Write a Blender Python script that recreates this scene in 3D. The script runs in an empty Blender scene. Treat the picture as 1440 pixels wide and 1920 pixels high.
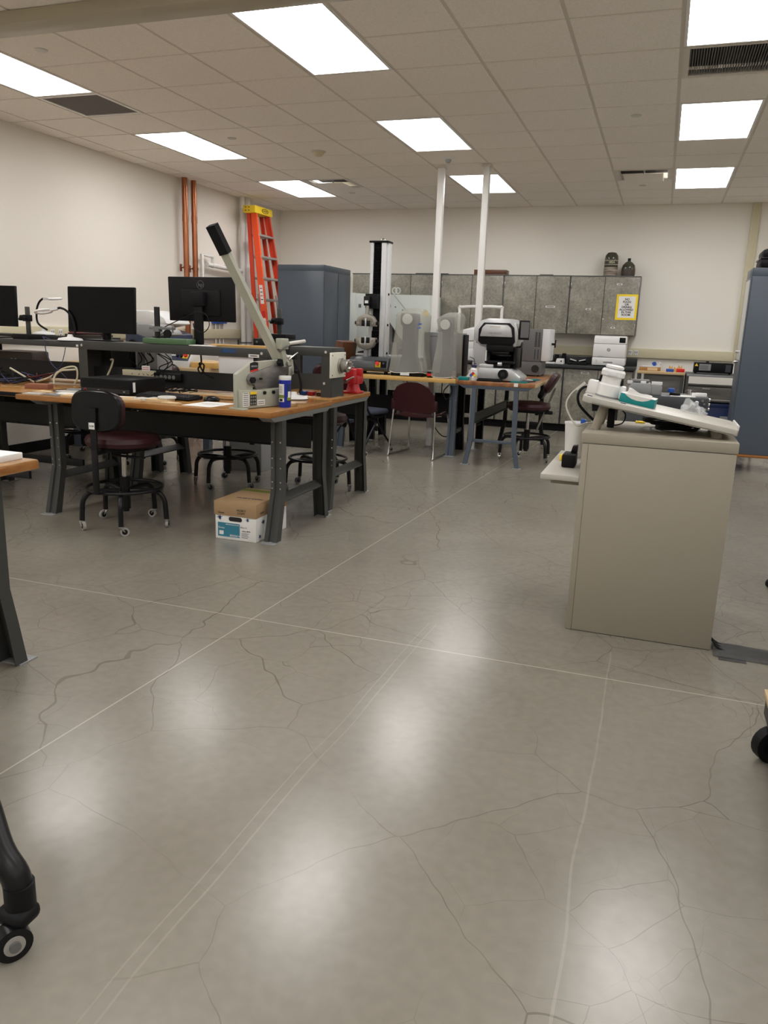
import bpy, bmesh, math, random
from mathutils import Vector, Matrix, Euler
random.seed(7)
S = bpy.context.scene
COL = S.collection
PI = math.pi
H = 3.03            # ceiling height
G = 0.6096          # ceiling grid module
YB, XL, XR, YF = 6.65, -5.74, 4.6, -9.2   # back, left, right, front walls

# ---------------------------------------------------------------- camera
cam_d = bpy.data.cameras.new('camera'); cam = bpy.data.objects.new('camera', cam_d); COL.objects.link(cam)
cam.location = (0.080993, -4.87209669, 1.3302653)
_rx, _ry, _rz = -0.234446094, -0.0336006211, 0.330271604
_R = Matrix.Rotation(_rz, 3, 'Z') @ Matrix.Rotation(_rx, 3, 'X') @ Matrix.Rotation(_ry, 3, 'Y')
# blender camera: looks down -Z, up +Y ; the fitted frame looks along +Y, up +Z
cam.rotation_euler = (_R @ Matrix.Rotation(PI/2, 3, 'X')).to_euler()
cam_d.sensor_fit = 'VERTICAL'; cam_d.sensor_height = 32.0
cam_d.lens = 1452.87/1920*32.0
cam_d.clip_start = 0.02
S.camera = cam

# ---------------------------------------------------------------- world, exposure
w = bpy.data.worlds.new('world'); S.world = w; w.use_nodes = True
w.node_tree.nodes['Background'].inputs[0].default_value = (0.9, 0.95, 1.0, 1)
w.node_tree.nodes['Background'].inputs[1].default_value = 0.02
S.cycles.diffuse_bounces = 8; S.cycles.max_bounces = 14
S.view_settings.view_transform = 'Standard'; S.view_settings.look = 'None'
S.view_settings.exposure = 0.0; S.view_settings.gamma = 1.0; S.view_settings.use_curve_mapping = False
LAMP = 12.9          # radiance of the ceiling lenses

# ---------------------------------------------------------------- materials
def mat(name, col, rough=0.5, metal=0.0, noise=None, bump=None, spec=0.5, coat=0.0, alpha=None, trans=0.0, emit=None, ior=1.45):
    m = bpy.data.materials.new(name); m.use_nodes = True
    nt = m.node_tree; b = nt.nodes['Principled BSDF']
    b.inputs['Base Color'].default_value = (*col, 1); b.inputs['Roughness'].default_value = rough
    b.inputs['Metallic'].default_value = metal; b.inputs['Specular IOR Level'].default_value = spec
    b.inputs['IOR'].default_value = ior
    if coat: b.inputs['Coat Weight'].default_value = coat; b.inputs['Coat Roughness'].default_value = 0.1
    if alpha is not None: b.inputs['Alpha'].default_value = alpha
    if trans: b.inputs['Transmission Weight'].default_value = trans
    if emit: b.inputs['Emission Color'].default_value = (*emit[0], 1); b.inputs['Emission Strength'].default_value = emit[1]
    tc = None
    def coords(scale):
        nonlocal tc
        tc = tc or nt.nodes.new('ShaderNodeTexCoord')
        mp = nt.nodes.new('ShaderNodeMapping'); mp.inputs['Scale'].default_value = scale if isinstance(scale, tuple) else (scale,)*3
        nt.links.new(tc.outputs['Object'], mp.inputs[0]); return mp.outputs[0]
    if noise:   # (scale, colour2, contrast)
        sc, c2, lo, hi = noise
        n = nt.nodes.new('ShaderNodeTexNoise'); n.inputs['Scale'].default_value = 1; n.inputs['Detail'].default_value = 6
        nt.links.new(coords(sc), n.inputs['Vector'])
        r = nt.nodes.new('ShaderNodeValToRGB'); r.color_ramp.elements[0].position = lo; r.color_ramp.elements[1].position = hi
        r.color_ramp.elements[0].color = (*col, 1); r.color_ramp.elements[1].color = (*c2, 1)
        nt.links.new(n.outputs['Fac'], r.inputs[0]); nt.links.new(r.outputs[0], b.inputs['Base Color'])
    if bump:    # (scale, strength)
        n = nt.nodes.new('ShaderNodeTexNoise'); n.inputs['Scale'].default_value = 1; n.inputs['Detail'].default_value = 4
        nt.links.new(coords(bump[0]), n.inputs['Vector'])
        bp = nt.nodes.new('ShaderNodeBump'); bp.inputs['Strength'].default_value = bump[1]; bp.inputs['Distance'].default_value = 0.003
        nt.links.new(n.outputs['Fac'], bp.inputs['Height']); nt.links.new(bp.outputs[0], b.inputs['Normal'])
    return m

M = {}
def laminate():
    m = bpy.data.materials.new('stone_laminate'); m.use_nodes = True; nt = m.node_tree; b = nt.nodes['Principled BSDF']; b.inputs['Roughness'].default_value = 0.42
    tc = nt.nodes.new('ShaderNodeTexCoord'); mixn = None
    def rmp(scale, det, rgh, dist, lo, hi, c0, c1):
        n = nt.nodes.new('ShaderNodeTexNoise'); n.inputs['Scale'].default_value = scale; n.inputs['Detail'].default_value = det; n.inputs['Roughness'].default_value = rgh; n.inputs['Distortion'].default_value = dist
        nt.links.new(tc.outputs['Object'], n.inputs['Vector']); r = nt.nodes.new('ShaderNodeValToRGB'); e = r.color_ramp.elements; e[0].position, e[1].position = lo, hi; e[0].color = (*c0, 1); e[1].color = (*c1, 1)
        nt.links.new(n.outputs['Fac'], r.inputs[0]); return r.outputs[0]
    a = rmp(5.5, 10, .68, .4, .30, .70, (.165, .162, .142), (.335, .322, .275)); c = rmp(34, 6, .6, .0, .35, .70, (.78, .78, .76), (1.25, 1.22, 1.15))
    mx = nt.nodes.new('ShaderNodeMix'); mx.data_type = 'RGBA'; mx.blend_type = 'MULTIPLY'; mx.inputs[0].default_value = 1.0
    nt.links.new(a, mx.inputs[6]); nt.links.new(c, mx.inputs[7]); nt.links.new(mx.outputs[2], b.inputs['Base Color']); return m
M['laminate'] = laminate()
def add(k, *a, **kw): M[k] = mat(k, *a, **kw)
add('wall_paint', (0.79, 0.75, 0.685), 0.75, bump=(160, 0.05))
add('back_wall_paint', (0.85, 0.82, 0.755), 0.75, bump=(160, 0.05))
add('ceiling_tile', (0.90, 0.86, 0.80), 0.9, noise=(90, (0.80, 0.76, 0.70), 0.35, 0.75), bump=(220, 0.35))
add('ceiling_grid', (0.66, 0.62, 0.56), 0.6)
add('cream_paint', (0.62, 0.57, 0.40), 0.45)
add('bulkhead_paint', (0.40, 0.365, 0.27), 0.6)
add('white_enamel', (0.78, 0.78, 0.76), 0.4)
add('white_plastic', (0.74, 0.74, 0.73), 0.35)
add('offwhite_plastic', (0.60, 0.59, 0.55), 0.4)
add('black_rubber', (0.008, 0.008, 0.009), 0.6, spec=0.2)
add('black_plastic', (0.006, 0.006, 0.007), 0.5, spec=0.22)
add('black_gloss', (0.004, 0.004, 0.005), 0.28, spec=0.3)
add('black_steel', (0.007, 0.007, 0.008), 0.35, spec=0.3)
add('dark_steel', (0.020, 0.0205, 0.021), 0.5, spec=0.3)
add('grey_steel', (0.050, 0.052, 0.049), 0.45, spec=0.35)
add('light_steel', (0.16, 0.165, 0.16), 0.4)
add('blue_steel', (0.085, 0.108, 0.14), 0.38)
add('cabinet_blue', (0.078, 0.098, 0.128), 0.34)
add('chrome', (0.62, 0.61, 0.59), 0.18, 1.0)
add('steel', (0.42, 0.41, 0.39), 0.32, 1.0)
add('blade_steel', (0.17, 0.165, 0.155), 0.38, 0.6, noise=((9, 9, 30), (0.28, 0.27, 0.255), 0.35, 0.7))
add('copper', (0.46, 0.18, 0.09), 0.3, 1.0, noise=((6, 6, 3), (0.30, 0.11, 0.055), 0.35, 0.75))
add('pipe_white', (0.74, 0.73, 0.71), 0.45)
add('countertop', (0.028, 0.03, 0.032), 0.45)
add('wood', (0.40, 0.20, 0.062), 0.2, noise=((1.2, 26, 26), (0.31, 0.145, 0.04), 0.3, 0.75), coat=0.3)
add('wood_edge', (0.36, 0.15, 0.034), 0.4, noise=((1.5, 20, 60), (0.25, 0.095, 0.02), 0.35, 0.7))
add('maple', (0.70, 0.44, 0.145), 0.35, noise=((1.5, 18, 18), (0.60, 0.35, 0.10), 0.3, 0.75), coat=0.2)
add('butcher', (0.36, 0.155, 0.055), 0.35, noise=((14, 1.5, 5), (0.19, 0.07, 0.024), 0.35, 0.65), coat=0.2)
add('pale_wood', (0.60, 0.45, 0.27), 0.5, noise=((3, 20, 20), (0.52, 0.37, 0.20), 0.3, 0.7))
add('brown_wood', (0.12, 0.045, 0.016), 0.4, noise=((3, 3, 14), (0.075, 0.026, 0.01), 0.3, 0.7))
add('podium_laminate', (0.315, 0.285, 0.225), 0.5)
add('podium_top', (0.43, 0.41, 0.365), 0.4)
add('orange', (0.80, 0.085, 0.02), 0.4)
add('dark_orange', (0.60, 0.05, 0.018), 0.45)
add('yellow', (0.86, 0.60, 0.03), 0.4)
add('alu', (0.44, 0.43, 0.41), 0.4, 0.7)
add('maroon_plastic', (0.042, 0.009, 0.011), 0.45, spec=0.35)
add('maroon_vinyl', (0.036, 0.010, 0.013), 0.36, spec=0.3)
add('navy_fabric', (0.05, 0.06, 0.095), 0.55)
add('shear_paint', (0.40, 0.405, 0.33), 0.35)
add('tool_white', (0.68, 0.67, 0.58), 0.4)
add('wipe_blue', (0.012, 0.03, 0.35), 0.35)
add('label_white', (0.78, 0.78, 0.76), 0.6)
add('label_green', (0.20, 0.26, 0.03), 0.6)
add('paper', (0.80, 0.79, 0.77), 0.7)
add('paper_tan', (0.64, 0.47, 0.27), 0.7)
add('ink', (0.015, 0.015, 0.015), 0.6)
add('cardboard', (0.36, 0.235, 0.125), 0.75)
add('box_teal', (0.035, 0.20, 0.29), 0.6)
add('box_navy', (0.008, 0.025, 0.10), 0.6)
add('olive', (0.14, 0.17, 0.03), 0.7)
add('red_paint', (0.42, 0.012, 0.016), 0.35)
add('red', (0.62, 0.02, 0.02), 0.4)
add('blue', (0.02, 0.09, 0.42), 0.4)
add('blue_tape', (0.012, 0.055, 0.16), 0.5)
add('green_paint', (0.075, 0.155, 0.07), 0.4)
add('teal', (0.0, 0.20, 0.205), 0.4)
add('machine_green', (0.60, 0.645, 0.61), 0.4)
add('machine_white', (0.66, 0.67, 0.68), 0.35)
add('machine_grey', (0.13, 0.132, 0.135), 0.42)
add('mid_grey', (0.26, 0.265, 0.27), 0.4)
add('silver', (0.52, 0.525, 0.53), 0.3, 0.35)
add('tester_base', (0.06, 0.064, 0.07), 0.3)
add('navy_plastic', (0.02, 0.03, 0.065), 0.4)
add('grip_metal', (0.30, 0.275, 0.24), 0.35, 0.6)
add('glass_black', (0.003, 0.003, 0.004), 0.3, spec=0.15)
add('frame_bottle', (0.75, 0.76, 0.76), 0.3, alpha=0.9)
add('bottle_green', (0.05, 0.052, 0.036), 0.12, noise=(9, (0.075, 0.07, 0.05), 0.4, 0.7))
add('cyl_label', (0.40, 0.36, 0.30), 0.5, noise=((4, 4, 90), (0.14, 0.085, 0.06), 0.42, 0.6))
add('sign_yellow', (0.90, 0.66, 0.02), 0.5)
add('cable_white', (0.62, 0.60, 0.53), 0.5)
add('cable_cream', (0.52, 0.49, 0.36), 0.5)
add('cable_red', (0.13, 0.02, 0.022), 0.5)
add('cable_blue', (0.03, 0.035, 0.10), 0.5)
add('brick', (0.27, 0.105, 0.06), 0.7)
add('tape_grey', (0.05, 0.05, 0.05), 0.35, alpha=0.75)
add('wheel_grey', (0.33, 0.32, 0.30), 0.5)
add('slate', (0.045, 0.05, 0.058), 0.4)
add('grey_wood', (0.15, 0.145, 0.13), 0.6, noise=((2, 8, 22), (0.075, 0.072, 0.066), 0.35, 0.7))
add('dark_blue', (0.006, 0.02, 0.09), 0.4)
add('clear_plastic', (0.85, 0.87, 0.88), 0.12, alpha=0.28)
add('blue_white', (0.30, 0.38, 0.47), 0.4)
add('vent_mesh', (0.115, 0.10, 0.092), 0.7)
add('case_brown', (0.062, 0.046, 0.036), 0.5)
add('acrylic', (0.75, 0.8, 0.78), 0.08, alpha=0.16)

def plastic_sheet():
    m = bpy.data.materials.new('dust_cover_plastic'); m.use_nodes = True
    nt = m.node_tree; b = nt.nodes['Principled BSDF']
    b.inputs['Base Color'].default_value = (0.62, 0.615, 0.58, 1); b.inputs['Roughness'].default_value = 0.22
    tr = nt.nodes.new('ShaderNodeBsdfTransparent'); tr.inputs[0].default_value = (0.95, 0.95, 0.93, 1)
    mx = nt.nodes.new('ShaderNodeMixShader'); mx.inputs[0].default_value = 0.21
    nt.links.new(tr.outputs[0], mx.inputs[1]); nt.links.new(b.outputs[0], mx.inputs[2])
    nt.links.new(mx.outputs[0], nt.nodes['Material Output'].inputs[0])
    return m
M['dust_cover'] = plastic_sheet()

def lens_mat(name, col, strength):
    m = bpy.data.materials.new(name); m.use_nodes = True; nt = m.node_tree
    e = nt.nodes.new('ShaderNodeEmission'); e.inputs[0].default_value = (*col, 1); e.inputs[1].default_value = strength
    nt.links.new(e.outputs[0], nt.nodes['Material Output'].inputs[0]); return m
M['lens'] = lens_mat('lamp_lens', (1.0, 0.99, 0.98), LAMP)
M['lens_strip'] = lens_mat('lamp_lens_strip', (1.0, 0.93, 0.87), LAMP*0.62)

def floor_mat():
    m = bpy.data.materials.new('polished_concrete'); m.use_nodes = True
    nt = m.node_tree; N = nt.nodes; L = nt.links; b = N['Principled BSDF']
    tc = N.new('ShaderNodeTexCoord'); P = tc.outputs['Object']
    def math_(op, a, c=None, clamp=False):
        n = N.new('ShaderNodeMath'); n.operation = op; n.use_clamp = clamp
        for i, v in enumerate((a, c)):
            if v is None: continue
            if isinstance(v, (int, float)): n.inputs[i].default_value = v
            else: L.new(v, n.inputs[i])
        return n.outputs[0]
    def noise(scale, detail=5, rough=0.55, vec=None, dist=0):
        n = N.new('ShaderNodeTexNoise'); n.inputs['Scale'].default_value = scale; n.inputs['Detail'].default_value = detail
        n.inputs['Roughness'].default_value = rough; n.inputs['Distortion'].default_value = dist
        L.new(vec or P, n.inputs['Vector']); return n
    def ramp(f, p0, c0, p1, c1):
        r = N.new('ShaderNodeValToRGB'); e = r.color_ramp.elements
        e[0].position, e[1].position = p0, p1; e[0].color = (*c0, 1); e[1].color = (*c1, 1); L.new(f, r.inputs[0]); return r.outputs[0]
    def mix(f, a, c, mode='MIX'):
        n = N.new('ShaderNodeMix'); n.data_type = 'RGBA'; n.blend_type = mode
        if isinstance(f, (int, float)): n.inputs[0].default_value = f
        else: L.new(f, n.inputs[0])
        for i, v in ((6, a), (7, c)):
            if isinstance(v, tuple): n.inputs[i].default_value = (*v, 1)
            else: L.new(v, n.inputs[i])
        return n.outputs[2]
    big = noise(0.9, 6, 0.6, dist=0.6).outputs['Fac']
    fine = noise(28, 2, 0.4).outputs['Fac']
    col = ramp(big, 0.28, (0.202, 0.184, 0.150), 0.72, (0.266, 0.246, 0.206))
    col = mix(0.45, col, ramp(fine, 0.3, (0.80, 0.79, 0.77), 0.7, (1, 1, 1)), 'MULTIPLY')
    # hairline cracks
    wob = noise(1.6, 3); off = N.new('ShaderNodeVectorMath'); off.operation = 'SCALE'; off.inputs['Scale'].default_value = 0.22
    L.new(wob.outputs['Color'], off.inputs[0]); ad = N.new('ShaderNodeVectorMath'); ad.operation = 'ADD'; L.new(P, ad.inputs[0]); L.new(off.outputs[0], ad.inputs[1])
    for sc, wd, lo in ((1.5, 0.0024, 0.36), (3.6, 0.0036, 0.43), (7.5, 0.005, 0.50)):
        v = N.new('ShaderNodeTexVoronoi'); v.feature = 'DISTANCE_TO_EDGE'; v.inputs['Scale'].default_value = sc; L.new(ad.outputs[0], v.inputs['Vector'])
        line = math_('LESS_THAN', v.outputs['Distance'], wd)
        msk = N.new('ShaderNodeMapRange'); msk.inputs[1].default_value = lo; msk.inputs[2].default_value = lo+0.12
        L.new(noise(0.55, 3).outputs['Fac'], msk.inputs[0])
        f = math_('MULTIPLY', math_('MULTIPLY', line, msk.outputs[0]), 0.6)
        col = mix(f, col, (0.10, 0.085, 0.06))
    # filled saw cuts and old scuff lines (straight in the slab)
    sep = N.new('ShaderNodeSeparateXYZ'); L.new(P, sep.inputs[0]); X, Y = sep.outputs[0], sep.outputs[1]
    d1 = math_('ABSOLUTE', math_('SUBTRACT', math_('SUBTRACT', X, math_('MULTIPLY', Y, 0.05)), -1.475))
    d2 = math_('ABSOLUTE', math_('SUBTRACT', Y, -1.885))
    d3 = math_('ABSOLUTE', math_('SUBTRACT', Y, 4.2))
    for d in (d1, d2, d3):
        col = mix(math_('MULTIPLY', math_('LESS_THAN', d, 0.003), 0.6), col, (0.50, 0.47, 0.40))
    wv = noise(1.1, 2).outputs['Fac']
    for a, k, wd in ((-0.74, 0.02, 0.003), (-0.775, 0.02, 0.0025), (0.015, 0.0, 0.0035)):
        d = math_('ABSOLUTE', math_('SUBTRACT', math_('SUBTRACT', math_('ADD', X, math_('MULTIPLY', wv, 0.07)), math_('MULTIPLY', Y, k)), a+0.035))
        f = math_('MULTIPLY', math_('LESS_THAN', d, wd), math_('LESS_THAN', Y, -1.6))
        f = math_('MULTIPLY', f, math_('MULTIPLY', noise(3.0, 3).outputs['Fac'], 0.36))
        col = mix(f, col, (0.46, 0.43, 0.37))
    L.new(col, b.inputs['Base Color'])
    rg = N.new('ShaderNodeMapRange'); rg.inputs[3].default_value = 0.20; rg.inputs[4].default_value = 0.265
    L.new(noise(2.3, 5).outputs['Fac'], rg.inputs[0]); L.new(rg.outputs[0], b.inputs['Roughness'])
    b.inputs['Specular IOR Level'].default_value = 0.62
    bp = N.new('ShaderNodeBump'); bp.inputs['Strength'].default_value = 0.10; bp.inputs['Distance'].default_value = 0.02
    L.new(noise(3.0, 2, 0.5).outputs['Fac'], bp.inputs['Height'])
    bp2 = N.new('ShaderNodeBump'); bp2.inputs['Strength'].default_value = 0.06; bp2.inputs['Distance'].default_value = 0.002
    L.new(fine, bp2.inputs['Height']); L.new(bp.outputs[0], bp2.inputs['Normal']); L.new(bp2.outputs[0], b.inputs['Normal'])
    return m
M['floor'] = floor_mat()

# ---------------------------------------------------------------- mesh helpers
def smooth_path(pts, k=6, closed=False):
    P = [Vector(p) for p in pts]
    if len(P) < 3: return P
    out = []; n = len(P)
    rng = range(n if closed else n-1)
    for i in rng:
        if closed: p0, p1, p2, p3 = P[i-1], P[i], P[(i+1) % n], P[(i+2) % n]
        else: p0, p1, p2, p3 = P[max(i-1, 0)], P[i], P[i+1], P[min(i+2, n-1)]
        for j in range(k):
            t = j/k
            out.append(0.5*((2*p1)+(-p0+p2)*t+(2*p0-5*p1+4*p2-p3)*t*t+(-p0+3*p1-3*p2+p3)*t**3))
    if not closed: out.append(P[-1])
    return out

class B:
    """collects shapes for ONE mesh"""
    def __init__(s): s.bm = bmesh.new()
    def _take(s, t):
        me = bpy.data.meshes.new('t'); t.to_mesh(me); t.free(); s.bm.from_mesh(me); bpy.data.meshes.remove(me); return s
    def box(s, a, b, bev=0.0, seg=2, mtx=None):
        t = bmesh.new(); bmesh.ops.create_cube(t, size=1)
        a, b = Vector(a), Vector(b); c = (a+b)/2; d = b-a
        for v in t.verts: v.co = Vector((v.co.x*d.x, v.co.y*d.y, v.co.z*d.z))+c
        if bev: bmesh.ops.bevel(t, geom=t.edges[:], offset=min(bev, 0.49*min(abs(d.x), abs(d.y), abs(d.z))), segments=seg, affect='EDGES', profile=0.5)
        if mtx: bmesh.ops.transform(t, matrix=mtx, verts=t.verts)
        return s._take(t)
    def cyl(s, p0, p1, r0, r1=None, n=20, cap=True):
        r1 = r0 if r1 is None else r1
        p0, p1 = Vector(p0), Vector(p1); d = p1-p0
        q = d.to_track_quat('Z', 'Y')
        rings = []
        for p, r in ((p0, r0), (p1, r1)):
            rings.append([s.bm.verts.new(p+q @ Vector((r*math.cos(2*PI*i/n), r*math.sin(2*PI*i/n), 0))) for i in range(n)])
        for i in range(n): s.bm.faces.new((rings[0][i], rings[0][(i+1) % n], rings[1][(i+1) % n], rings[1][i]))
        if cap: s.bm.faces.new(rings[0][::-1]); s.bm.faces.new(rings[1])
        return s
    def tube(s, pts, r, n=8, smooth=0, closed=False, radii=None):
        P = smooth_path(pts, smooth, closed) if smooth else [Vector(p) for p in pts]
        m = len(P); rings = []; up = None
        for i, p in enumerate(P):
            if closed: t = P[(i+1) % m]-P[i-1]
            else: t = P[min(i+1, m-1)]-P[max(i-1, 0)]
            t = t.normalized() if t.length > 1e-9 else Vector((0, 0, 1))
            if up is None: up = Vector((0, 0, 1)) if abs(t.z) < 0.9 else Vector((1, 0, 0))
            u = up-t*up.dot(t)
            if u.length < 1e-4: u = t.orthogonal()
            u.normalize(); up = u; v = t.cross(u)
            rr = r if radii is None else radii[0]+(radii[1]-radii[0])*i/(m-1)
            rings.append([s.bm.verts.new(p+u*rr*math.cos(2*PI*k/n)+v*rr*math.sin(2*PI*k/n)) for k in range(n)])
        for i in range(m if closed else m-1):
            a, b = rings[i], rings[(i+1) % m]
            for k in range(n): s.bm.faces.new((a[k], a[(k+1) % n], b[(k+1) % n], b[k]))
        if not closed: s.bm.faces.new(rings[0][::-1]); s.bm.faces.new(rings[-1])
        return s
    def lathe(s, prof, c=(0, 0, 0), n=24, sx=1, sy=1, mtx=None):
        c = Vector(c); rings = []; new = []
        for r, z in prof:
            if r < 1e-6: vs = [s.bm.verts.new(c+Vector((0, 0, z)))]
            else: vs = [s.bm.verts.new(c+Vector((r*sx*math.cos(2*PI*i/n), r*sy*math.sin(2*PI*i/n), z))) for i in range(n)]
            rings.append(vs); new += vs
        for a, b in zip(rings, rings[1:]):
            for i in range(n):
                j = (i+1) % n
                if len(a) == 1 and len(b) == 1: continue
                if len(a) == 1: s.bm.faces.new((a[0], b[j], b[i]))
                elif len(b) == 1: s.bm.faces.new((a[i], a[j], b[0]))
                else: s.bm.faces.new((a[i], a[j], b[j], b[i]))
        if len(rings[0]) > 1: s.bm.faces.new(rings[0][::-1])
        if len(rings[-1]) > 1: s.bm.faces.new(rings[-1])
        if mtx: bmesh.ops.transform(s.bm, matrix=mtx, verts=new)
        return s
    def prism(s, poly, axis, a, b, bev=0.0):
        """poly of 2-d points in the plane normal to axis ('X': (y,z), 'Y': (x,z), 'Z': (x,y))"""
        def P(u, v, t): return {'X': (t, u, v), 'Y': (u, t, v), 'Z': (u, v, t)}[axis]
        t = bmesh.new()
        va = [t.verts.new(P(u, v, a)) for u, v in poly]; vb = [t.verts.new(P(u, v, b)) for u, v in poly]
        n = len(poly)
        t.faces.new(va); t.faces.new(vb[::-1])
        for i in range(n): t.faces.new((va[i], vb[i], vb[(i+1) % n], va[(i+1) % n]))
        bmesh.ops.recalc_face_normals(t, faces=t.faces)
        if bev: bmesh.ops.bevel(t, geom=t.edges[:], offset=bev, segments=2, affect='EDGES', profile=0.5)
        return s._take(t)
    def loft(s, secs, cap=True):
        R = [[s.bm.verts.new(p) for p in q] for q in secs]; n = len(R[0])
        for a, b in zip(R, R[1:]):
            for i in range(n): s.bm.faces.new((a[i], a[(i+1) % n], b[(i+1) % n], b[i]))
        if cap: s.bm.faces.new(R[0][::-1]); s.bm.faces.new(R[-1])
        return s
    def ball(s, c, r, sx=1, sy=1, sz=1, n=16):
        t = bmesh.new(); bmesh.ops.create_uvsphere(t, u_segments=n, v_segments=max(6, n//2), radius=r)
        for v in t.verts: v.co = Vector((v.co.x*sx, v.co.y*sy, v.co.z*sz))+Vector(c)
        return s._take(t)
    def xf(s, mtx): bmesh.ops.transform(s.bm, matrix=mtx, verts=s.bm.verts); return s
    def obj(s, name, m, parent=None, loc=(0, 0, 0), rot=(0, 0, 0), ang=35):
        bmesh.ops.recalc_face_normals(s.bm, faces=s.bm.faces)
        me = bpy.data.meshes.new(name); s.bm.to_mesh(me); s.bm.free()
        me.materials.append(M[m] if isinstance(m, str) else m)
        me.polygons.foreach_set('use_smooth', [True]*len(me.polygons)); me.set_sharp_from_angle(angle=math.radians(ang))
        o = bpy.data.objects.new(name, me); COL.objects.link(o)
        if parent: o.parent = parent
        o.location = loc; o.rotation_euler = rot
        return o

def RZ(a): return Matrix.Rotation(a, 4, 'Z')
def RX(a): return Matrix.Rotation(a, 4, 'X')
def RY(a): return Matrix.Rotation(a, 4, 'Y')
def T(*p): return Matrix.Translation(p)
def tag(o, label, cat, group=None):
    o['label'] = label; o['category'] = cat
    if group: o['group'] = group
    return o
def thing(name, label, cat, loc=(0, 0, 0), rz=0.0, group=None):
    o = bpy.data.objects.new(name, None); COL.objects.link(o); o.empty_display_size = 0.1
    o.location = loc; o.rotation_euler = (0, 0, rz); return tag(o, label, cat, group)
def struct(o): o['kind'] = 'structure'; return o
def stuff(o): o['kind'] = 'stuff'; return o
def dup(root, loc, rz=None, label=None, group=None):
    def cp(o, par):
        c = o.copy(); COL.objects.link(c)
        if par: c.parent = par
        for ch in list(o.children): cp(ch, c)
        return c
    r = cp(root, None); r.location = loc
    if rz is not None: r.rotation_euler = (0, 0, rz)
    if label: r['label'] = label
    if group: r['group'] = group
    return r
def text(name, body, m, parent, loc, size, rot=(PI/2, 0, 0), align='CENTER', ext=0.0006, sx=1.0, label=None, space=1.0, bold=0.0):
    cu = bpy.data.curves.new(name, 'FONT'); cu.body = body; cu.size = size; cu.align_x = align; cu.align_y = 'CENTER'
    cu.extrude = ext; cu.resolution_u = 3; cu.space_line = space; cu.offset = bold
    t = bpy.data.objects.new(name, cu); me = bpy.data.meshes.new_from_object(t); bpy.data.objects.remove(t)
    for v in me.vertices: v.co.x *= sx
    me.materials.clear(); me.materials.append(M[m])
    o = bpy.data.objects.new(name, me); COL.objects.link(o); o.parent = parent; o.location = loc; o.rotation_euler = rot
    if label: o['label'] = label
    return o
# ================================================================ the room
struct(B().box((XL-0.3, YF-0.3, -0.12), (XR+0.3, YB+0.3, 0)).obj('floor', 'floor'))
struct(B().box((XL-0.15, YF, 0), (XL, YB, H+0.25)).obj('wall_left', 'wall_paint'))
struct(B().box((XL-0.15, YB, 0), (XR+0.15, YB+0.15, H+0.25)).obj('wall_back', 'back_wall_paint'))
struct(B().box((XR, YF, 0), (XR+0.15, YB, H+0.25)).obj('wall_right', 'wall_paint'))
struct(B().box((XL-0.15, YF-0.15, 0), (XR+0.15, YF, H+0.25)).obj('wall_front', 'wall_paint'))
struct(B().box((XL, YF, 0), (XL+0.012, YB, 0.105), 0.003).obj('baseboard_left', 'black_rubber'))
struct(B().box((XL+0.012, YB-0.012, 0), (XR, YB, 0.105), 0.003).obj('baseboard_back', 'black_rubber'))

LIGHTS = [(c, r) for c in (-8, -4, 0, 4) for r in (-13, -9, -5, -1, 3, 7)]
VENTS = {(-8, 1): 'return', (0, 1): 'grille', (-1, 7): 'slot', (-7, 7): 'slot'}
taken = {(c, r+k) for c, r in LIGHTS for k in (0, 1)} | set(VENTS)
cb = B(); gb = B()
c0, c1 = int(math.floor(XL/G)), int(math.ceil(XR/G)); r0, r1 = int(math.floor(YF/G)), int(math.ceil(YB/G))
for c in range(c0, c1):
    for r in range(r0, r1):
        xa, xb = max(c*G, XL), min((c+1)*G, XR); ya, yb = max(r*G, YF), min((r+1)*G, YB)
        if (c, r) in taken or xb-xa < 0.05 or yb-ya < 0.05: continue
        e = 0.012
        cb.prism([(xa+e, ya+e), (xb-e, ya+e), (xb-e, yb-e), (xa+e, yb-e)], 'Z', H-0.004, H+0.02)
cb.box((XL, YF, H+0.1), (XR, YB, H+0.16))
ceil = struct(cb.obj('ceiling', 'ceiling_tile'))
for c in range(c0, c1+1):
    x = min(max(c*G, XL+0.012), XR-0.012)
    gb.box((x-0.012, YF, H+0.0005), (x+0.012, YB, H+0.012))
mid = {(c, r+1) for c, r in LIGHTS}
for r in range(r0, r1+1):
    y = min(max(r*G, YF+0.012), YB-0.012)
    for c in range(c0, c1):
        if (c, r) in mid: continue
        xa, xb = max(c*G, XL)+0.0121, min((c+1)*G, XR)-0.0121
        if xb > xa: gb.box((xa, y-0.012, H+0.001), (xb, y+0.012, H+0.0125))
struct(gb.obj('trim_1', 'ceiling_grid'))
# bulkhead track crossing the room
struct(B().box((XL, -0.90, H-0.075), (XR, -0.715, H-0.006), 0.003).obj('trim_2', 'bulkhead_paint'))

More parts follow.
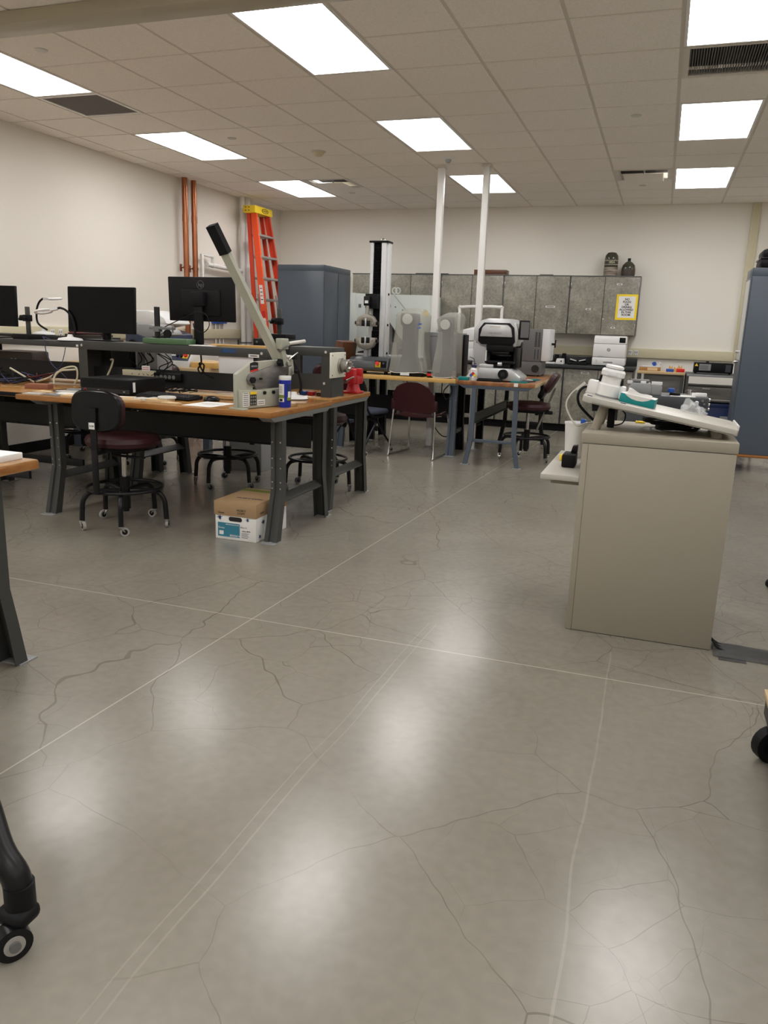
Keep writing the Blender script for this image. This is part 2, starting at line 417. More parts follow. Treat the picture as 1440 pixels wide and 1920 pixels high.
# lamps ----------------------------------------------------------
def make_lamp():
    t = thing('ceiling_light', 'x', 'ceiling light', (0, 0, H), 0, 'recessed fluorescent ceiling lights')
    f = B()
    W, D = G-0.012, 2*G-0.012; z0 = -0.006
    for a, b in (((0.012, 0.012), (W, 0.03)), ((0.012, D-0.018), (W, D)), ((0.012, 0.03), (0.03, D-0.018)), ((W-0.018, 0.03), (W, D-0.018))):
        f.box((a[0], a[1], z0), (b[0], b[1], 0.06))
    f.box((0.012, 0.012, 0.10), (W, D, 0.12)); f.obj('frame', 'white_enamel', t)
    def arc(xa, xb, m, name, up):
        b = B(); n = 10; lo = []; y0, y1 = 0.03, D-0.018
        prof = [(xa+(xb-xa)*i/n, 0.008+up*math.sin(PI*i/n)) for i in range(n+1)]
        b.prism(prof+[(x, z+0.004) for x, z in reversed(prof)], 'Y', y0, y1); return b.obj(name, m, t)
    cx = G/2
    arc(0.03, cx-0.055, 'lens', 'lens', 0.055); arc(cx+0.055, W-0.018, 'lens', 'lens', 0.055)
    arc(cx-0.055, cx+0.055, 'lens_strip', 'lamp_basket', 0.0001)
    return t
colname = {-8: 'left row', -4: 'middle row', 0: 'right row'}
rowname = {-1: 'nearest the camera, by the bulkhead', 3: 'second back from the bulkhead', 7: 'farthest back, near the cabinets'}
proto = None
for c, r in LIGHTS:
    if c < 4 and r >= -1: lab = 'bright recessed ceiling light in the %s, %s' % (colname[c], rowname[r])
    else: lab = 'recessed ceiling light outside the photo, behind or beside the camera'
    loc = (c*G, r*G, H)
    if proto is None: proto = make_lamp(); proto.location = loc; proto['label'] = lab
    else: dup(proto, loc, 0, lab)

# vents ----------------------------------------------------------
def vent_return(c, r):
    t = thing('ceiling_vent', 'flat dark mesh return air grille in the ceiling beside the left lights', 'vent', (c*G, r*G, H))
    f = B()
    for a, b in (((.012, .012), (G-.012, .04)), ((.012, G-.04), (G-.012, G-.012)), ((.012, .04), (.04, G-.04)), ((G-.04, .04), (G-.012, G-.04))):
        f.box((*a, -0.006), (*b, 0.01))
    f.obj('frame', 'white_enamel', t); B().box((.03, .03, 0.0), (G-.03, G-.03, 0.008)).obj('mesh_panel', 'vent_mesh', t)
def vent_grille(c, r):
    t = thing('ceiling_vent', 'ribbed dark grey ceiling air grille beside the right row of lights', 'vent', (c*G, r*G, H))
    f = B()
    for a, b in (((.012, .012), (G-.012, .03)), ((.012, G-.05), (G-.012, G-.012)), ((.012, .03), (.05, G-.05)), ((G-.03, .03), (G-.012, G-.05))):
        f.box((*a, -0.006), (*b, 0.03))
    f.obj('frame', 'ceiling_grid', t)
    B().box((.04, .03, 0.05), (G-.03, G-.05, 0.055)).obj('plenum', 'vent_mesh', t)
    s = B(); n = 34
    for i in range(n):
        x = .055+(G-.09)*i/(n-1); s.box((x-.002, .03, 0.0), (x+.002, G-.05, 0.03))
    s.obj('louvres', 'machine_grey', t)
def vent_slot(c, r, lab):
    t = thing('ceiling_vent', lab, 'vent', (c*G, r*G, H))
    f = B()
    for a, b in (((.012, .012), (G-.012, .06)), ((.012, G-.06), (G-.012, G-.012)), ((.012, .06), (.06, G-.06)), ((G-.06, .06), (G-.012, G-.06))):
        f.box((*a, -0.003), (*b, 0.004))
    f.obj('frame', 'ceiling_grid', t)
    B().box((.05, .05, 0.06), (G-.05, G-.05, 0.066)).obj('plenum', 'black_plastic', t)
    B().box((.10, .10, -0.035), (G-.10, G-.10, -0.027), .002).obj('plaque', 'ceiling_tile', t)
    p = B(); p.cyl((G/2, G/2, -0.03), (G/2, G/2, 0.06), 0.01); p.obj('hanger', 'steel', t)
for (c, r), k in VENTS.items():
    if k == 'return': vent_return(c, r)
    elif k == 'grille': vent_grille(c, r)
    else: vent_slot(c, r, 'square plaque air diffuser in the ceiling above the wall cabinets' if c == -1 else 'square plaque air diffuser in the ceiling right of the far left light')
# sprinkler covers, smoke detector, sensor ----------------------
for i, (x, y, lab) in enumerate(((-3.973, -.302, 'round white sprinkler cover at the near left of the ceiling'), (-3.982, 2.162, 'round white sprinkler cover right of the middle left ceiling light'),
        (-.308, 2.098, 'round white sprinkler cover left of the middle right ceiling light'), (-.33, 5.2, 'round white sprinkler cover behind the right-hand plaque diffuser'), (-3.972, 5.221, 'round white sprinkler cover behind the left-hand plaque diffuser'))):
    o = B().lathe([(0.0, -0.011), (0.036, -0.011), (0.042, -0.008), (0.042, -0.004), (0.0, -0.004)], n=28).obj('sprinkler_cover', 'offwhite_plastic', None, (x, y, H))
    tag(o, lab, 'sprinkler cover', 'round sprinkler covers in the ceiling')
t = thing('smoke_detector', 'cream round smoke detector on the ceiling between the light rows', 'smoke detector', (-3.391, 2.845, H))
B().lathe([(0, -.012), (.075, -.012), (.075, -.004), (0, -.004)], n=28).obj('mounting_plate', 'offwhite_plastic', t)
B().lathe([(0, -.052), (.035, -.05), (.048, -.035), (.058, -.012), (0, -.012)], n=28).obj('sensor_head', 'cream_paint', t)
t = thing('occupancy_sensor', 'white cone shaped sensor on the ceiling in front of the white posts', 'sensor', (-2.165, 3.32, H))
B().lathe([(0, -.03), (.03, -.03), (.075, -.004), (0, -.004)], n=28).obj('housing', 'white_enamel', t)
B().lathe([(0, -.062), (.02, -.06), (.027, -.05), (.03, -.03), (0, -.03)], n=20).obj('lens_dome', 'mid_grey', t)

# posts ----------------------------------------------------------
for x, lab in ((-2.345, 'white square service post rising behind the grey controller box'), (-1.85, 'white square service post rising behind the optical comparator head')):
    t = thing('support_post', lab, 'post', (x, 3.735, 0), 0, 'white posts from floor to ceiling')
    B().box((-.034, -.034, 0.006), (.034, .034, H-.005), .004).obj('post', 'pipe_white', t)
    B().box((-.05, -.05, 0), (.05, .05, .012), .002).obj('base_plate', 'mid_grey', t)
    B().box((-.048, -.042, H-.03), (.048, .042, H-.004), .003).obj('ceiling_collar', 'ceiling_grid', t)

# pipes on the left wall -----------------------------------------
for y, lab in ((3.90, 'left of the two copper pipes running up the left wall'), (4.10, 'right of the two copper pipes running up the left wall')):
    t = thing('copper_pipe', lab, 'pipe', (XL+0.085, y, 0), 0, 'copper pipes on the left wall')
    B().cyl((0, 0, 0.0), (0, 0, H-.004), 0.034, n=20).obj('pipe', 'copper', t)
    for z in (1.62, 2.52): B().cyl((0, 0, z), (0, 0, z+.08), 0.037, n=20).obj('coupling', 'copper', t)
    B().cyl((0, 0, 1.96), (0, 0, 1.985), 0.041, n=20).cyl((-.083, 0, 1.9725), (-.03, 0, 1.9725), 0.007, n=8).cyl((-.08, 0, 1.9725), (-.03, 0, 1.9725), 0.007, n=8).box((-.084, -.02, 1.93), (-.078, .02, 2.015)).obj('clamp', 'copper', t)
for y, r, lab in ((5.31, .036, 'thinner white pipe with brackets up the left wall, left of its pair'), (5.44, .055, 'thicker white pipe up the left wall beside the orange ladder')):
    t = thing('white_pipe', lab, 'pipe', (XL+0.09, y, 0), 0, 'white pipes up the left wall')
    B().cyl((0, 0, 0), (0, 0, H-.004), r, n=20).obj('pipe', 'pipe_white', t)
    B().cyl((0, 0, 1.03), (0, 0, 1.05), r+.005, n=20).cyl((-.088, 0, 1.04), (-.03, 0, 1.04), 0.007, n=8).box((-.089, -.02, 1.0), (-.083, .02, 1.08)).obj('clamp', 'machine_grey', t)
t = thing('branch_pipe', 'white horizontal pipe with elbow between the copper and white pipes', 'pipe', (XL+0.09, 4.25, 2.03))
B().tube([(0, 0.0, -.45), (0, 0, .13), (0, .26, .13), (0, .26, .02), (0, .20, .02)], .026, 12).obj('elbow', 'pipe_white', t)
B().tube([(0, .12, .02), (0, 1.02, .0)], .030, 12).obj('pipe', 'pipe_white', t)
for y in (.24, .55): B().cyl((0, y, .016), (0, y+.03, .014), .034).obj('coupling', 'pipe_white', t)
# surface raceway -------------------------------------------------
t = thing('wall_raceway', 'cream surface raceway with outlets along the left wall', 'raceway', (XL, 0, 1.10))
B().box((0, -2, 0), (.045, 6.2, .125), .004).obj('channel', 'cream_paint', t)
for y in (1.55, 1.66):
    o = B().box((.045, y-.025, .03), (.048, y+.025, .10), .002).obj('outlet', 'white_plastic', t)
    h = B()
    for dy in (-.012, .012): h.box((.048, y+dy-.003, .06), (.0492, y+dy+.003, .085))
    h.box((.048, y-.006, .04), (.0492, y+.006, .05)); h.obj('slots', 'ink', o)
t = thing('wall_raceway', 'cream surface raceway across the back wall turning up to the ceiling', 'raceway', (0, YB, 1.03))
B().box((-4.6, -.045, 0), (.985, 0, .125), .004).obj('channel', 'cream_paint', t)
B().box((.985, -.045, 0), (1.085, 0, H-1.03-.005), .004).obj('riser', 'cream_paint', t)
for x in (-.33, -.25):
    o = B().box((x-.03, -.049, .03), (x+.03, -.045, .10), .002).obj('outlet', 'white_plastic', t)
    h = B()
    for dx in (-.012, .012): h.box((x+dx-.004, -.0505, .06), (x+dx+.004, -.049, .085))
    h.obj('slots', 'ink', o)
# ================================================================ work benches
def leg_bm(sgn, z1, wx=.078, dy=.055, kick=.09, kz=.32):
    """folded C-channel leg, web on the outer (sgn*-Y) face, flared at the foot"""
    t = .004
    def sec(z, off, w, d):
        h = w/2; pts = [(-h, d), (-h, 0), (-h*.35, 0), (-h*.25, .012), (h*.25, .012), (h*.35, 0), (h, 0), (h, d), (h-t, d), (h-t, t), (h*.42, t), (h*.3, .016), (-h*.3, .016), (-h*.42, t), (-h+t, t), (-h+t, d)]
        return [Vector((x, sgn*(y-off), z)) for x, y in pts]
    b = B(); b.loft([sec(z1, 0, wx, dy), sec(kz, 0, wx, dy), sec(kz*.55, kick*.45, wx*1.1, dy), sec(.004, kick, wx*1.12, dy*1.1)])
    return b
def foot_bm(sgn, kick=.11): return B().box((-.05, sgn*(-kick)-.045, 0), (.05, sgn*(-kick)+.045, .005), .001)
def lit_hole_discs_bm(sgn, zs, dy=.055):  # bright discs imitating light that shows through the holes in the legs
    b = B()
    for z in zs:
        for s in (-1, 1): b.cyl((s*.028, sgn*-.0025, z), (s*.028, sgn*.001, z), .0052, n=8)
    return b
def bench(label, x0, x1, y0, y1, zt, top='wood', edge='wood_edge', legm='grey_steel', stringer='dark_steel', th=.036, group=None, ends=(0, 1), kick=.085,
          inset=(.16, .05), strz=(.505, .665), stry=None, rungz=.235, name='work_bench', lxin=.045):
    """legs stand in pairs at both ends, each pair joined by a rung"""
    t = thing(name, label, 'work bench', ((x0+x1)/2, (y0+y1)/2, 0), 0, group)
    hx, hy = (x1-x0)/2, (y1-y0)/2
    tp = B().box((-hx, -hy, zt-th), (hx, hy, zt), .004).obj('tabletop', top, t)
    B().box((-hx-.001, -hy-.001, zt-th+.003), (hx+.001, hy+.001, zt-.005), .002).obj('edge_band', edge, tp)
    for e in ends:
        lx = (-hx+.145) if e == 0 else (hx-lxin)
        B().prism([(-hy+.01, zt-th), (hy-.01, zt-th), (hy-.07, zt-th-.03), (-hy+.07, zt-th-.03)], 'X', lx-.042, lx+.042, .003).obj('end_bracket', 'light_steel' if legm == 'grey_steel' else legm, t)
        for s in (1, -1):
            ly = -hy+inset[0] if s == 1 else hy-inset[1]
            k = kick if s == 1 else kick*.6
            lg = leg_bm(s, zt-th-.025, kick=k).obj('leg', legm, t, (lx, ly, 0))
            foot_bm(s, k).obj('foot_plate', 'mid_grey', lg)
            stuff(lit_hole_discs_bm(s, (.33, .37, .46, .52, .62)).obj('lit_hole_discs', 'chrome', lg))
        B().prism([(-.03, rungz), (.03, rungz), (.03, rungz+.008), (-.022, rungz+.04), (-.03, rungz+.04)], 'Y', -hy+inset[0]+.05, hy-inset[1]-.05).obj('end_rung', legm, t, (lx, 0, 0))
    sy = stry if stry is not None else hy-inset[1]-.10
    if stringer:
        xa, xb = (-hx+.23 if 0 in ends else -hx), hx-.075
        B().box((xa, sy, strz[0]), (xb, sy+.004, strz[1])).box((xa, sy-.02, strz[0]), (xb, sy+.004, strz[0]+.004)).box((xa, sy-.02, strz[1]-.004), (xb, sy+.004, strz[1])).obj('stringer', stringer, t)
    return t
ZT = .82
bench('front orange wood workbench with the lever shear standing on its end', -3.92, -2.04, -.80, .125, ZT, group='orange topped workbenches', inset=(.17, .08))
bench('rear orange wood workbench carrying the red vise and chuck riser', -3.95, -2.09, .135, 1.02, ZT, group='orange topped workbenches', inset=(.16, .05), kick=.07, stry=-.30)
D = bench('orange workbench against the left wall with a black front edge', -5.70, -3.985, -.68, .125, ZT, group='orange topped workbenches', inset=(.12, .12), ends=(1,), edge='black_plastic', kick=.06, lxin=.88)
for y in (-.33, .22): B().box((-.85, y, .20), (.80, y+.025, .255), .003).obj('lower_rail', 'dark_steel', D)
bench('orange workbench behind the left wall bench, mostly hidden by cables', -5.70, -4.02, .135, 1.02, ZT, group='orange topped workbenches', inset=(.16, .08), ends=(1,), kick=.03)
bench('orange workbench cut off by the left edge of the photo', -3.95, -2.02, -3.32, -2.65, ZT, group='orange topped workbenches', inset=(.16, .05), ends=(1,), kick=.09, lxin=.17)
o = B().box((-.25, -.12, 0), (.17, .12, .024), .003).obj('foam_pad', 'paper', None, (-2.24, -2.79, ZT))
tag(o, 'white textured pad lying on the workbench cut off at the left', 'pad')

# far benches ------------------------------------------------------
t = thing('long_table', 'long maple topped table carrying the tensile tester and covered microscopes', 'work bench', (-2.62, 3.40, 0))
tp = B().box((-.68, -.27, .775), (.70, .275, .82), .004).obj('tabletop', 'maple', t)
for lx in (-.62, .665):
    for s, ly in ((1, -.20), (-1, .20)):
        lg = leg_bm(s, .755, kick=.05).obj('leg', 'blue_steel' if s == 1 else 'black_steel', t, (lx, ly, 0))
        foot_bm(s, .05).obj('foot_plate', 'mid_grey', lg)
        stuff(lit_hole_discs_bm(s, (.2, .25, .33, .37, .46, .52, .6, .66)).obj('lit_hole_discs', 'chrome', lg))
    B().box((-.03, -.15, .235), (.03, .15, .275), .003).obj('end_rung', 'blue_steel', t, (lx, 0, 0))
    B().box((-.04, -.26, .752), (.04, .26, .774), .003).obj('end_bracket', 'blue_steel', t, (lx, 0, 0))
B().box((-.60, .12, .36), (.64, .124, .58)).box((-.60, .10, .36), (.64, .124, .364)).obj('stringer', 'black_steel', t)

bench('black legged workbench behind the long maple table', -3.28, -1.83, 3.83, 4.42, .80, top='pale_wood', edge='pale_wood', legm='black_steel', stringer='black_steel', inset=(.08, .08), kick=.03, ends=(0, 1), lxin=.06, strz=(.36, .58))
t = thing('butcher_block_table', 'butcher block table with slim blue-grey legs under the optical comparator', 'work bench', (-1.42, 3.66, 0))
tp = B().box((-.385, -.93, .798), (.385, .95, .84), .004).obj('tabletop', 'butcher', t)
B().box((-.386, -.931, .802), (.3855, .9, .836), .002).obj('front_edge', 'butcher', tp)
B().box((.3845, -.9, .80), (.387, .951, .838), .001).obj('side_edge', 'pale_wood', tp)
for y in (-.905, .91):
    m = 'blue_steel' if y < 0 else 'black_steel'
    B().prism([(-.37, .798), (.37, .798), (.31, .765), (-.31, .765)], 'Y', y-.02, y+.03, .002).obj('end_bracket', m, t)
    for s in (-1, 1):
        x = s*.215
        lg = B().loft([[Vector((x+s*o+a*.022, y+bb*.02, z)) for a, bb in ((-1, -1), (1, -1), (1, 1), (-1, 1))] for z, o in ((.768, -.006), (.27, 0), (.004, .05))]).obj('leg', m, t)
        B().box((x+s*.05-.045, y-.035, 0), (x+s*.05+.045, y+.035, .005), .001).obj('foot_plate', 'mid_grey', lg)
    B().box((-.2, y-.012, .235), (.2, y+.012, .265), .003).obj('end_rung', m, t)
B().box((-.205, -.88, .42), (-.2, .88, .52)).box((-.205, -.88, .42), (-.17, .88, .424)).box((-.205, -.88, .516), (-.17, .88, .52)).obj('stringer', 'grey_steel', t)
B().box((.185, -.932, .805), (.225, -.9305, .838)).obj('edge_sticker', 'label_white', t)

# risers -----------------------------------------------------------
def riser(label, x0, x1, y0, y1, z1, legs, beam, zb=ZT, lo=None, lows=None, m='grey_steel'):
    t = thing('bench_riser', label, 'riser shelf', ((x0+x1)/2, (y0+y1)/2, zb), 0, 'grey steel riser shelves on the benches')
    hx, hy = (x1-x0)/2, (y1-y0)/2; h = z1-zb
    B().box((-hx, -hy, h-beam), (hx, hy, h), .003).obj('shelf_beam', m, t)
    for e in legs:
        xa = -hx if e == 0 else hx-.078; s = 1 if e == 0 else -1
        xo = xa if e == 0 else xa+.078-.004
        lg = B().box((xa, -hy+.0005, 0), (xa+.078, -hy+.0045, h-beam)).box((xo, -hy+.001, 0), (xo+.004, hy-.001, h-beam)).box((xa, hy-.0045, 0), (xa+.078, hy-.0005, h-beam)).obj('leg', m, t)
        B().cyl((xa+.034, -hy-.004, h-beam/2), (xa+.034, -hy+.001, h-beam/2), .010, n=12).obj('bolt', 'chrome', t)
    if lows:
        B().box((-hx+.004, lows[0]-(y0+y1)/2, lows[1]-zb), (hx-.004, lows[0]-(y0+y1)/2+.006, lows[2]-zb)).obj('rear_panel', 'dark_steel', t)
    return t
R1 = riser('long grey riser with two monitors and the green gauge stand on it', -4.045, -2.46, -.03, .25, 1.155, (0, 1), .062, lows=(.13, .835, .965))
R2 = riser('short grey riser with the cream chuck plate on its end', -2.455, -2.13, .31, .55, 1.172, (1,), .062)
B().box((-.157, -.118, .05), (.085, -.112, .165)).obj('lower_panel', 'grey_steel', R2)
B().cyl((.11, -.124, .10), (.11, -.117, .10), .010, n=12).obj('bolt', 'chrome', R2)
B().cyl((-.155, .05, 0), (-.155, .05, .30), .012, n=10).obj('rear_support', 'grey_steel', R2)
R3 = riser('grey riser on the left wall bench under the left monitor', -5.70, -4.05, .02, .26, 1.143, (0,), .042, lows=(.2, .845, .978))
R4 = riser('dark riser standing behind the left wall riser', -5.68, -4.30, .55, .80, 1.165, (0, 1), .05, m='dark_steel')
R5 = riser('black riser behind the long grey riser carrying a clamp stand', -2.98, -2.665, .72, .92, 1.208, (0, 1), .052, m='dark_steel')
for xa, xb, za, zb_, m, n in ((-2.82, -2.706, 1.119, 1.145, 'blue_tape', 'tape_strip'), (-2.606, -2.524, 1.095, 1.116, 'label_white', 'label_plate')):
    p = B().box((xa, -.0325, za), (xb, -.031, zb_)).obj(n, m, R1, tuple(-v for v in R1.location))
    if n == 'label_plate': B().box((xa+.014, -.0332, (za+zb_)/2-.003), (xb-.014, -.0325, (za+zb_)/2+.003)).obj('lettering', 'ink', p)
p = B().box((-4.105, .0175, 1.108), (-4.055, .019, 1.124)).obj('label_plate', 'label_white', R3, tuple(-v for v in R3.location))
# ================================================================ stools and chairs
def caster(parent, x, y, r, ang, wheel='wheel_grey', z0=None, big=False):
    """swivel caster: fork and wheel, trailing along ang"""
    dx, dy = math.cos(ang)*r*.75, math.sin(ang)*r*.75
    ax = Vector((-math.sin(ang), math.cos(ang), 0)); c = Vector((x+dx, y+dy, r))
    b = B(); b.cyl(c-ax*r*.32, c+ax*r*.32, r, n=20); wh = b.obj('wheel', wheel, parent)
    B().cyl(c-ax*r*.34, c+ax*r*.34, r*.62, n=16).obj('wheel_hub', 'black_plastic', parent)
    f = B()
    for s in (-1, 1):
        o = ax*(s*r*.40)
        f.loft([[Vector((x, y, 2.05*r))+o+q for q in (Vector((-r*.4, -r*.4, 0))*.6, Vector((r*.4, -r*.4, 0))*.6, Vector((r*.4, r*.4, 0))*.6, Vector((-r*.4, r*.4, 0))*.6)],
                [c+o+Vector(q)*r*.12 for q in ((-1, -1, 0), (1, -1, 0), (1, 1, 0), (-1, 1, 0))]])
    f.cyl(Vector((x, y, 1.85*r)), Vector((x, y, 2.5*r)), r*.5, n=12)
    f.obj('caster_fork', 'steel', parent)
def make_stool(label, loc, rz, legrot, seat_z, back=True, back_tilt=0.0, back_y=-.30, back_z=.78, wheel='wheel_grey', flip=False):
    t = thing('lab_stool', label, 'stool', loc, rz, 'black based lab stools on casters')
    ring_r, leg_r = .235, .275
    for k in range(5):
        a = legrot+k*2*PI/5; ca, sa = math.cos(a), math.sin(a)
        pts = [(.04*ca, .04*sa, .235), (.15*ca, .15*sa, .245), (.225*ca, .225*sa, .235), (.262*ca, .262*sa, .19), (.27*ca, .27*sa, .13), (leg_r*ca, leg_r*sa, .062)]
        lg = B().tube(pts, .0165, 10, 5).obj('leg', 'black_steel', t)
        caster(lg, leg_r*ca, leg_r*sa, .028, a+PI*.55, wheel)
    ring = [(ring_r*math.cos(2*PI*i/40), ring_r*math.sin(2*PI*i/40), .262) for i in range(40)]
    B().tube(ring, .0115, 8, closed=True).obj('foot_ring', 'black_steel', t)
    B().cyl((0, 0, .12), (0, 0, .33), .032, n=16).cyl((0, 0, .10), (0, 0, .12), .022, n=12).obj('column', 'black_steel', t)
    B().cyl((0, 0, .33), (0, 0, seat_z-.07), .017, n=14).obj('piston', 'chrome', t)
    B().box((-.11, -.13, seat_z-.075), (.11, .10, seat_z-.045), .008).box((-.02, -.10, seat_z-.10), (.22, -.07, seat_z-.088), .003).obj('mechanism', 'black_plastic', t)
    s = B(); s.lathe([(0, -.045), (.20, -.045), (.225, -.03), (.232, -.005), (.22, .022), (.15, .036), (0, .038)], (0, 0, seat_z), 32, sx=1.03, sy=.98); s.obj('seat', 'maroon_vinyl', t)
    B().lathe([(0, -.058), (.20, -.056), (.216, -.036), (0, -.036)], (0, 0, seat_z), 32).obj('seat_pan', 'black_plastic', t)
    if back:
        R = T(0, back_y, back_z) @ RX(back_tilt)
        def pad(y0, y1, w, h, m, name):
            n = 28; b = B(); secs = []
            for yy, sc in ((y0, .93), (y0+.012, 1.0), (y1-.018, 1.0), (y1, .86)):
                sec = []
                for i in range(n):
                    a = 2*PI*i/n; c, s_ = math.cos(a), math.sin(a); e = .62
                    x = w*sc*math.copysign(abs(c)**e, c); z = h*sc*math.copysign(abs(s_)**e, s_)
                    sec.append(R @ Vector((x, yy+.45*x*x, z)))
                secs.append(sec)
            b.loft(secs); return b.obj(name, m, t)
        pad(-.03, -.004, .185, .125, 'black_gloss', 'back_shell'); pad(-.005, .045, .178, .118, 'maroon_vinyl', 'back_cushion')
        b = B(); p = R @ Vector((0, -.036, .02))
        zb = seat_z-.055
        b.tube([(0, -.10, zb), (0, back_y-.02, zb-.005), (0, back_y-.035, zb-.0)], .014, 8)
        b.box((-.022, back_y-.045, zb-.26), (.022, back_y-.033, zb+.02), .003)
        b.loft([[Vector((x, y, z)) for x, y in ((-.022, yy-.005), (.022, yy-.005), (.022, yy+.005), (-.022, yy+.005))] for yy, z in ((back_y-.039, zb), (p.y, p.z))])
        b.obj('back_support', 'black_steel', t)
    return t
s1 = make_stool('lab stool with white tag on its black back, in front of the front workbench', (-3.125, -.745, 0), 0.0, .22, .575, True, -.06, -.235, .775)
q = B().box((-.022, -.288, .668), (.020, -.2855, .708), .0005).obj('asset_tag', 'label_white', s1)
text('lettering', 'X-Off', 'ink', q, (-.001, -.2885, .687), .016, sx=.85)
make_stool('lab stool under the rear workbench, seen left of the copy paper box', (-3.225, .72, 0), PI, .25, .60, True, .06, -.375, .80, 'machine_grey')
make_stool('lab stool with maroon back behind the chuck riser, legs behind the front workbench leg', (-2.50, .93, 0), PI, .7, .60, True, -.03, -.30, .90, 'machine_grey')
make_stool('lab stool by the left wall seen between the left bench legs', (-5.15, 1.28, 0), PI, .4, .60, True, 0, -.27, .80, 'machine_grey')
make_stool('lab stool behind the rear bench, its casters seen past the tagged stool', (-4.42, 1.30, 0), PI, .1, .58, True, 0, -.27, .80)
# tilted stool by the butcher block table (sits sideways, back leaning away)
sr = make_stool('lab stool with tilted maroon back on the right side of the butcher block table', (-1.155, 3.33, 0), PI/2, .35, .585, False, wheel='chrome')
sr.location = (-1.165, 3.32, 0)
# its backrest leans to the right, held on two thin rods
def lean_pad(c, w, h, th, ang, m, name):
    b = B(); n = 28; R = T(*c) @ RX(-ang)
    secs = []
    for yy, sc in ((-th, .88), (-th*.6, 1), (th*.5, 1), (th, .85)):
        secs.append([R @ Vector((w*sc*math.copysign(abs(math.cos(2*PI*i/n))**.7, math.cos(2*PI*i/n)), yy, h*sc*math.copysign(abs(math.sin(2*PI*i/n))**.7, math.sin(2*PI*i/n)))) for i in range(n)])
    b.loft(secs); return b.obj(name, m, sr)
lean_pad((0, -.215, .825), .17, .115, .032, -.50, 'maroon_vinyl', 'back_cushion')
lean_pad((0, -.145, .735), .13, .085, .028, -.50, 'black_gloss', 'lumbar_cushion')
bs = B()
for x in (-.05, .05): bs.cyl((x, -.255, .77), (x, -.10, .33), .0055, n=8)
bs.cyl((-.05, -.18, .545), (.05, -.18, .545), .012, n=8)
bs.obj('back_support', 'steel', sr)
B().box((-.03, -.25, .50), (.03, .0, .535), .01).obj('back_bracket', 'black_plastic', sr)

# maroon stacking chair ------------------------------------------
t = thing('sled_chair', 'maroon plastic chair with chrome sled legs at the long table', 'chair', (-2.27, 3.12, 0), -.10)
def shell(name, fn, nu, nv, th, m):
    b = B(); bm = b.bm
    g = [[bm.verts.new(fn(i/nu, j/nv)) for j in range(nv+1)] for i in range(nu+1)]
    for i in range(nu):
        for j in range(nv): bm.faces.new((g[i][j], g[i+1][j], g[i+1][j+1], g[i][j+1]))
    bmesh.ops.recalc_face_normals(bm, faces=bm.faces)
    bmesh.ops.solidify(bm, geom=bm.faces[:], thickness=th)
    return b.obj(name, m, t, ang=50)
def backf(u, v):   # u across, v up
    z = .475+.31*v; half = .235*(1-.0*v)
    if v > .6: half *= math.sqrt(max(0.0, 1-((v-.6)/.4)**2*.62))
    x = (2*u-1)*half
    zz = z-(0.05*abs(2*u-1)**3)*(v if v > .6 else 0)
    return Vector((x, -.235-.05*v+.55*x*x*.6, zz))
shell('backrest', backf, 18, 14, .008, 'maroon_plastic')
def seatf(u, v):
    x = (2*u-1)*.225; y = -.20+.43*v
    return Vector((x, y, .445-.02*math.cos(PI*(2*u-1)/2)*(1-.3*v)-.04*max(0, v-.8)**2*25*.4))
shell('seat', seatf, 14, 12, .010, 'maroon_plastic')
for s in (-1, 1):
    fr = B().tube([(s*.205, -.20, .60), (s*.235, -.22, .46), (s*.255, -.275, .02), (s*.253, -.265, .011), (s*.245, .23, .011), (s*.24, .242, .02), (s*.225, .20, .425), (s*.16, .12, .43)], .0105, 10, 3).obj('sled_frame', 'chrome', t)
    B().box((s*.235-.024, -.235, .49), (s*.235+.024, -.20, .60), .01).obj('arm_stub', 'maroon_plastic', t)
    B().box((s*.20-.012, -.19, .43), (s*.20+.012, -.16, .47), .004).obj('seat_bracket', 'machine_grey', t)
B().tube([(-.22, .02, .425), (.22, .02, .425)], .010, 8).obj('cross_tube', 'chrome', t)

# navy nesting chair ---------------------------------------------
t = thing('task_chair', 'black nesting chair with navy seat behind the red vise', 'chair', (-2.90, 2.93, 0), -.25)
b = B(); n = 30; secs = []
for yy, sc in ((-.245, .95), (-.235, 1), (-.222, 1), (-.214, .93)):
    sec = []
    for i in range(n):
        a = 2*PI*i/n; c, s_ = math.cos(a), math.sin(a)
        x = .225*sc*math.copysign(abs(c)**.55, c); z = .20*sc*math.copysign(abs(s_)**.6, s_)
        sec.append(Vector((x, yy+.4*x*x-.18*z*0.6, .625+z)))
    secs.append(sec)
b.loft(secs); b.obj('backrest', 'black_plastic', t)
for s in (-1, 1):
    B().tube([(s*.205, -.25, .78), (s*.215, -.22, .60), (s*.225, -.17, .46), (s*.22, -.05, .40), (s*.20, .05, .385)], .013, 8, 4).obj('back_frame', 'black_plastic', t)
    for e, yy in ((-1, -.24), (1, .25)):
        lg = B().tube([(s*.20, .03, .36), (s*.215, yy*.55, .21), (s*.225, yy*.97, .10), (s*.225, yy, .055)], .0125, 8, 3).obj('leg', 'black_steel', t)
        caster(lg, s*.225, yy, .027, 1.2, 'wheel_grey')
    B().cyl((s*.198, .0, .275), (s*.222, .0, .275), .028, n=16).obj('pivot_knob', 'black_plastic', t)
B().box((-.225, -.21, .42), (.225, .22, .475), .024, 3).obj('seat', 'navy_fabric', t)
B().box((-.19, -.19, .385), (.19, .20, .422), .01).obj('seat_pan', 'black_plastic', t)
B().box((-.20, .015, .352), (.20, .045, .386), .004).obj('cross_beam', 'black_steel', t)

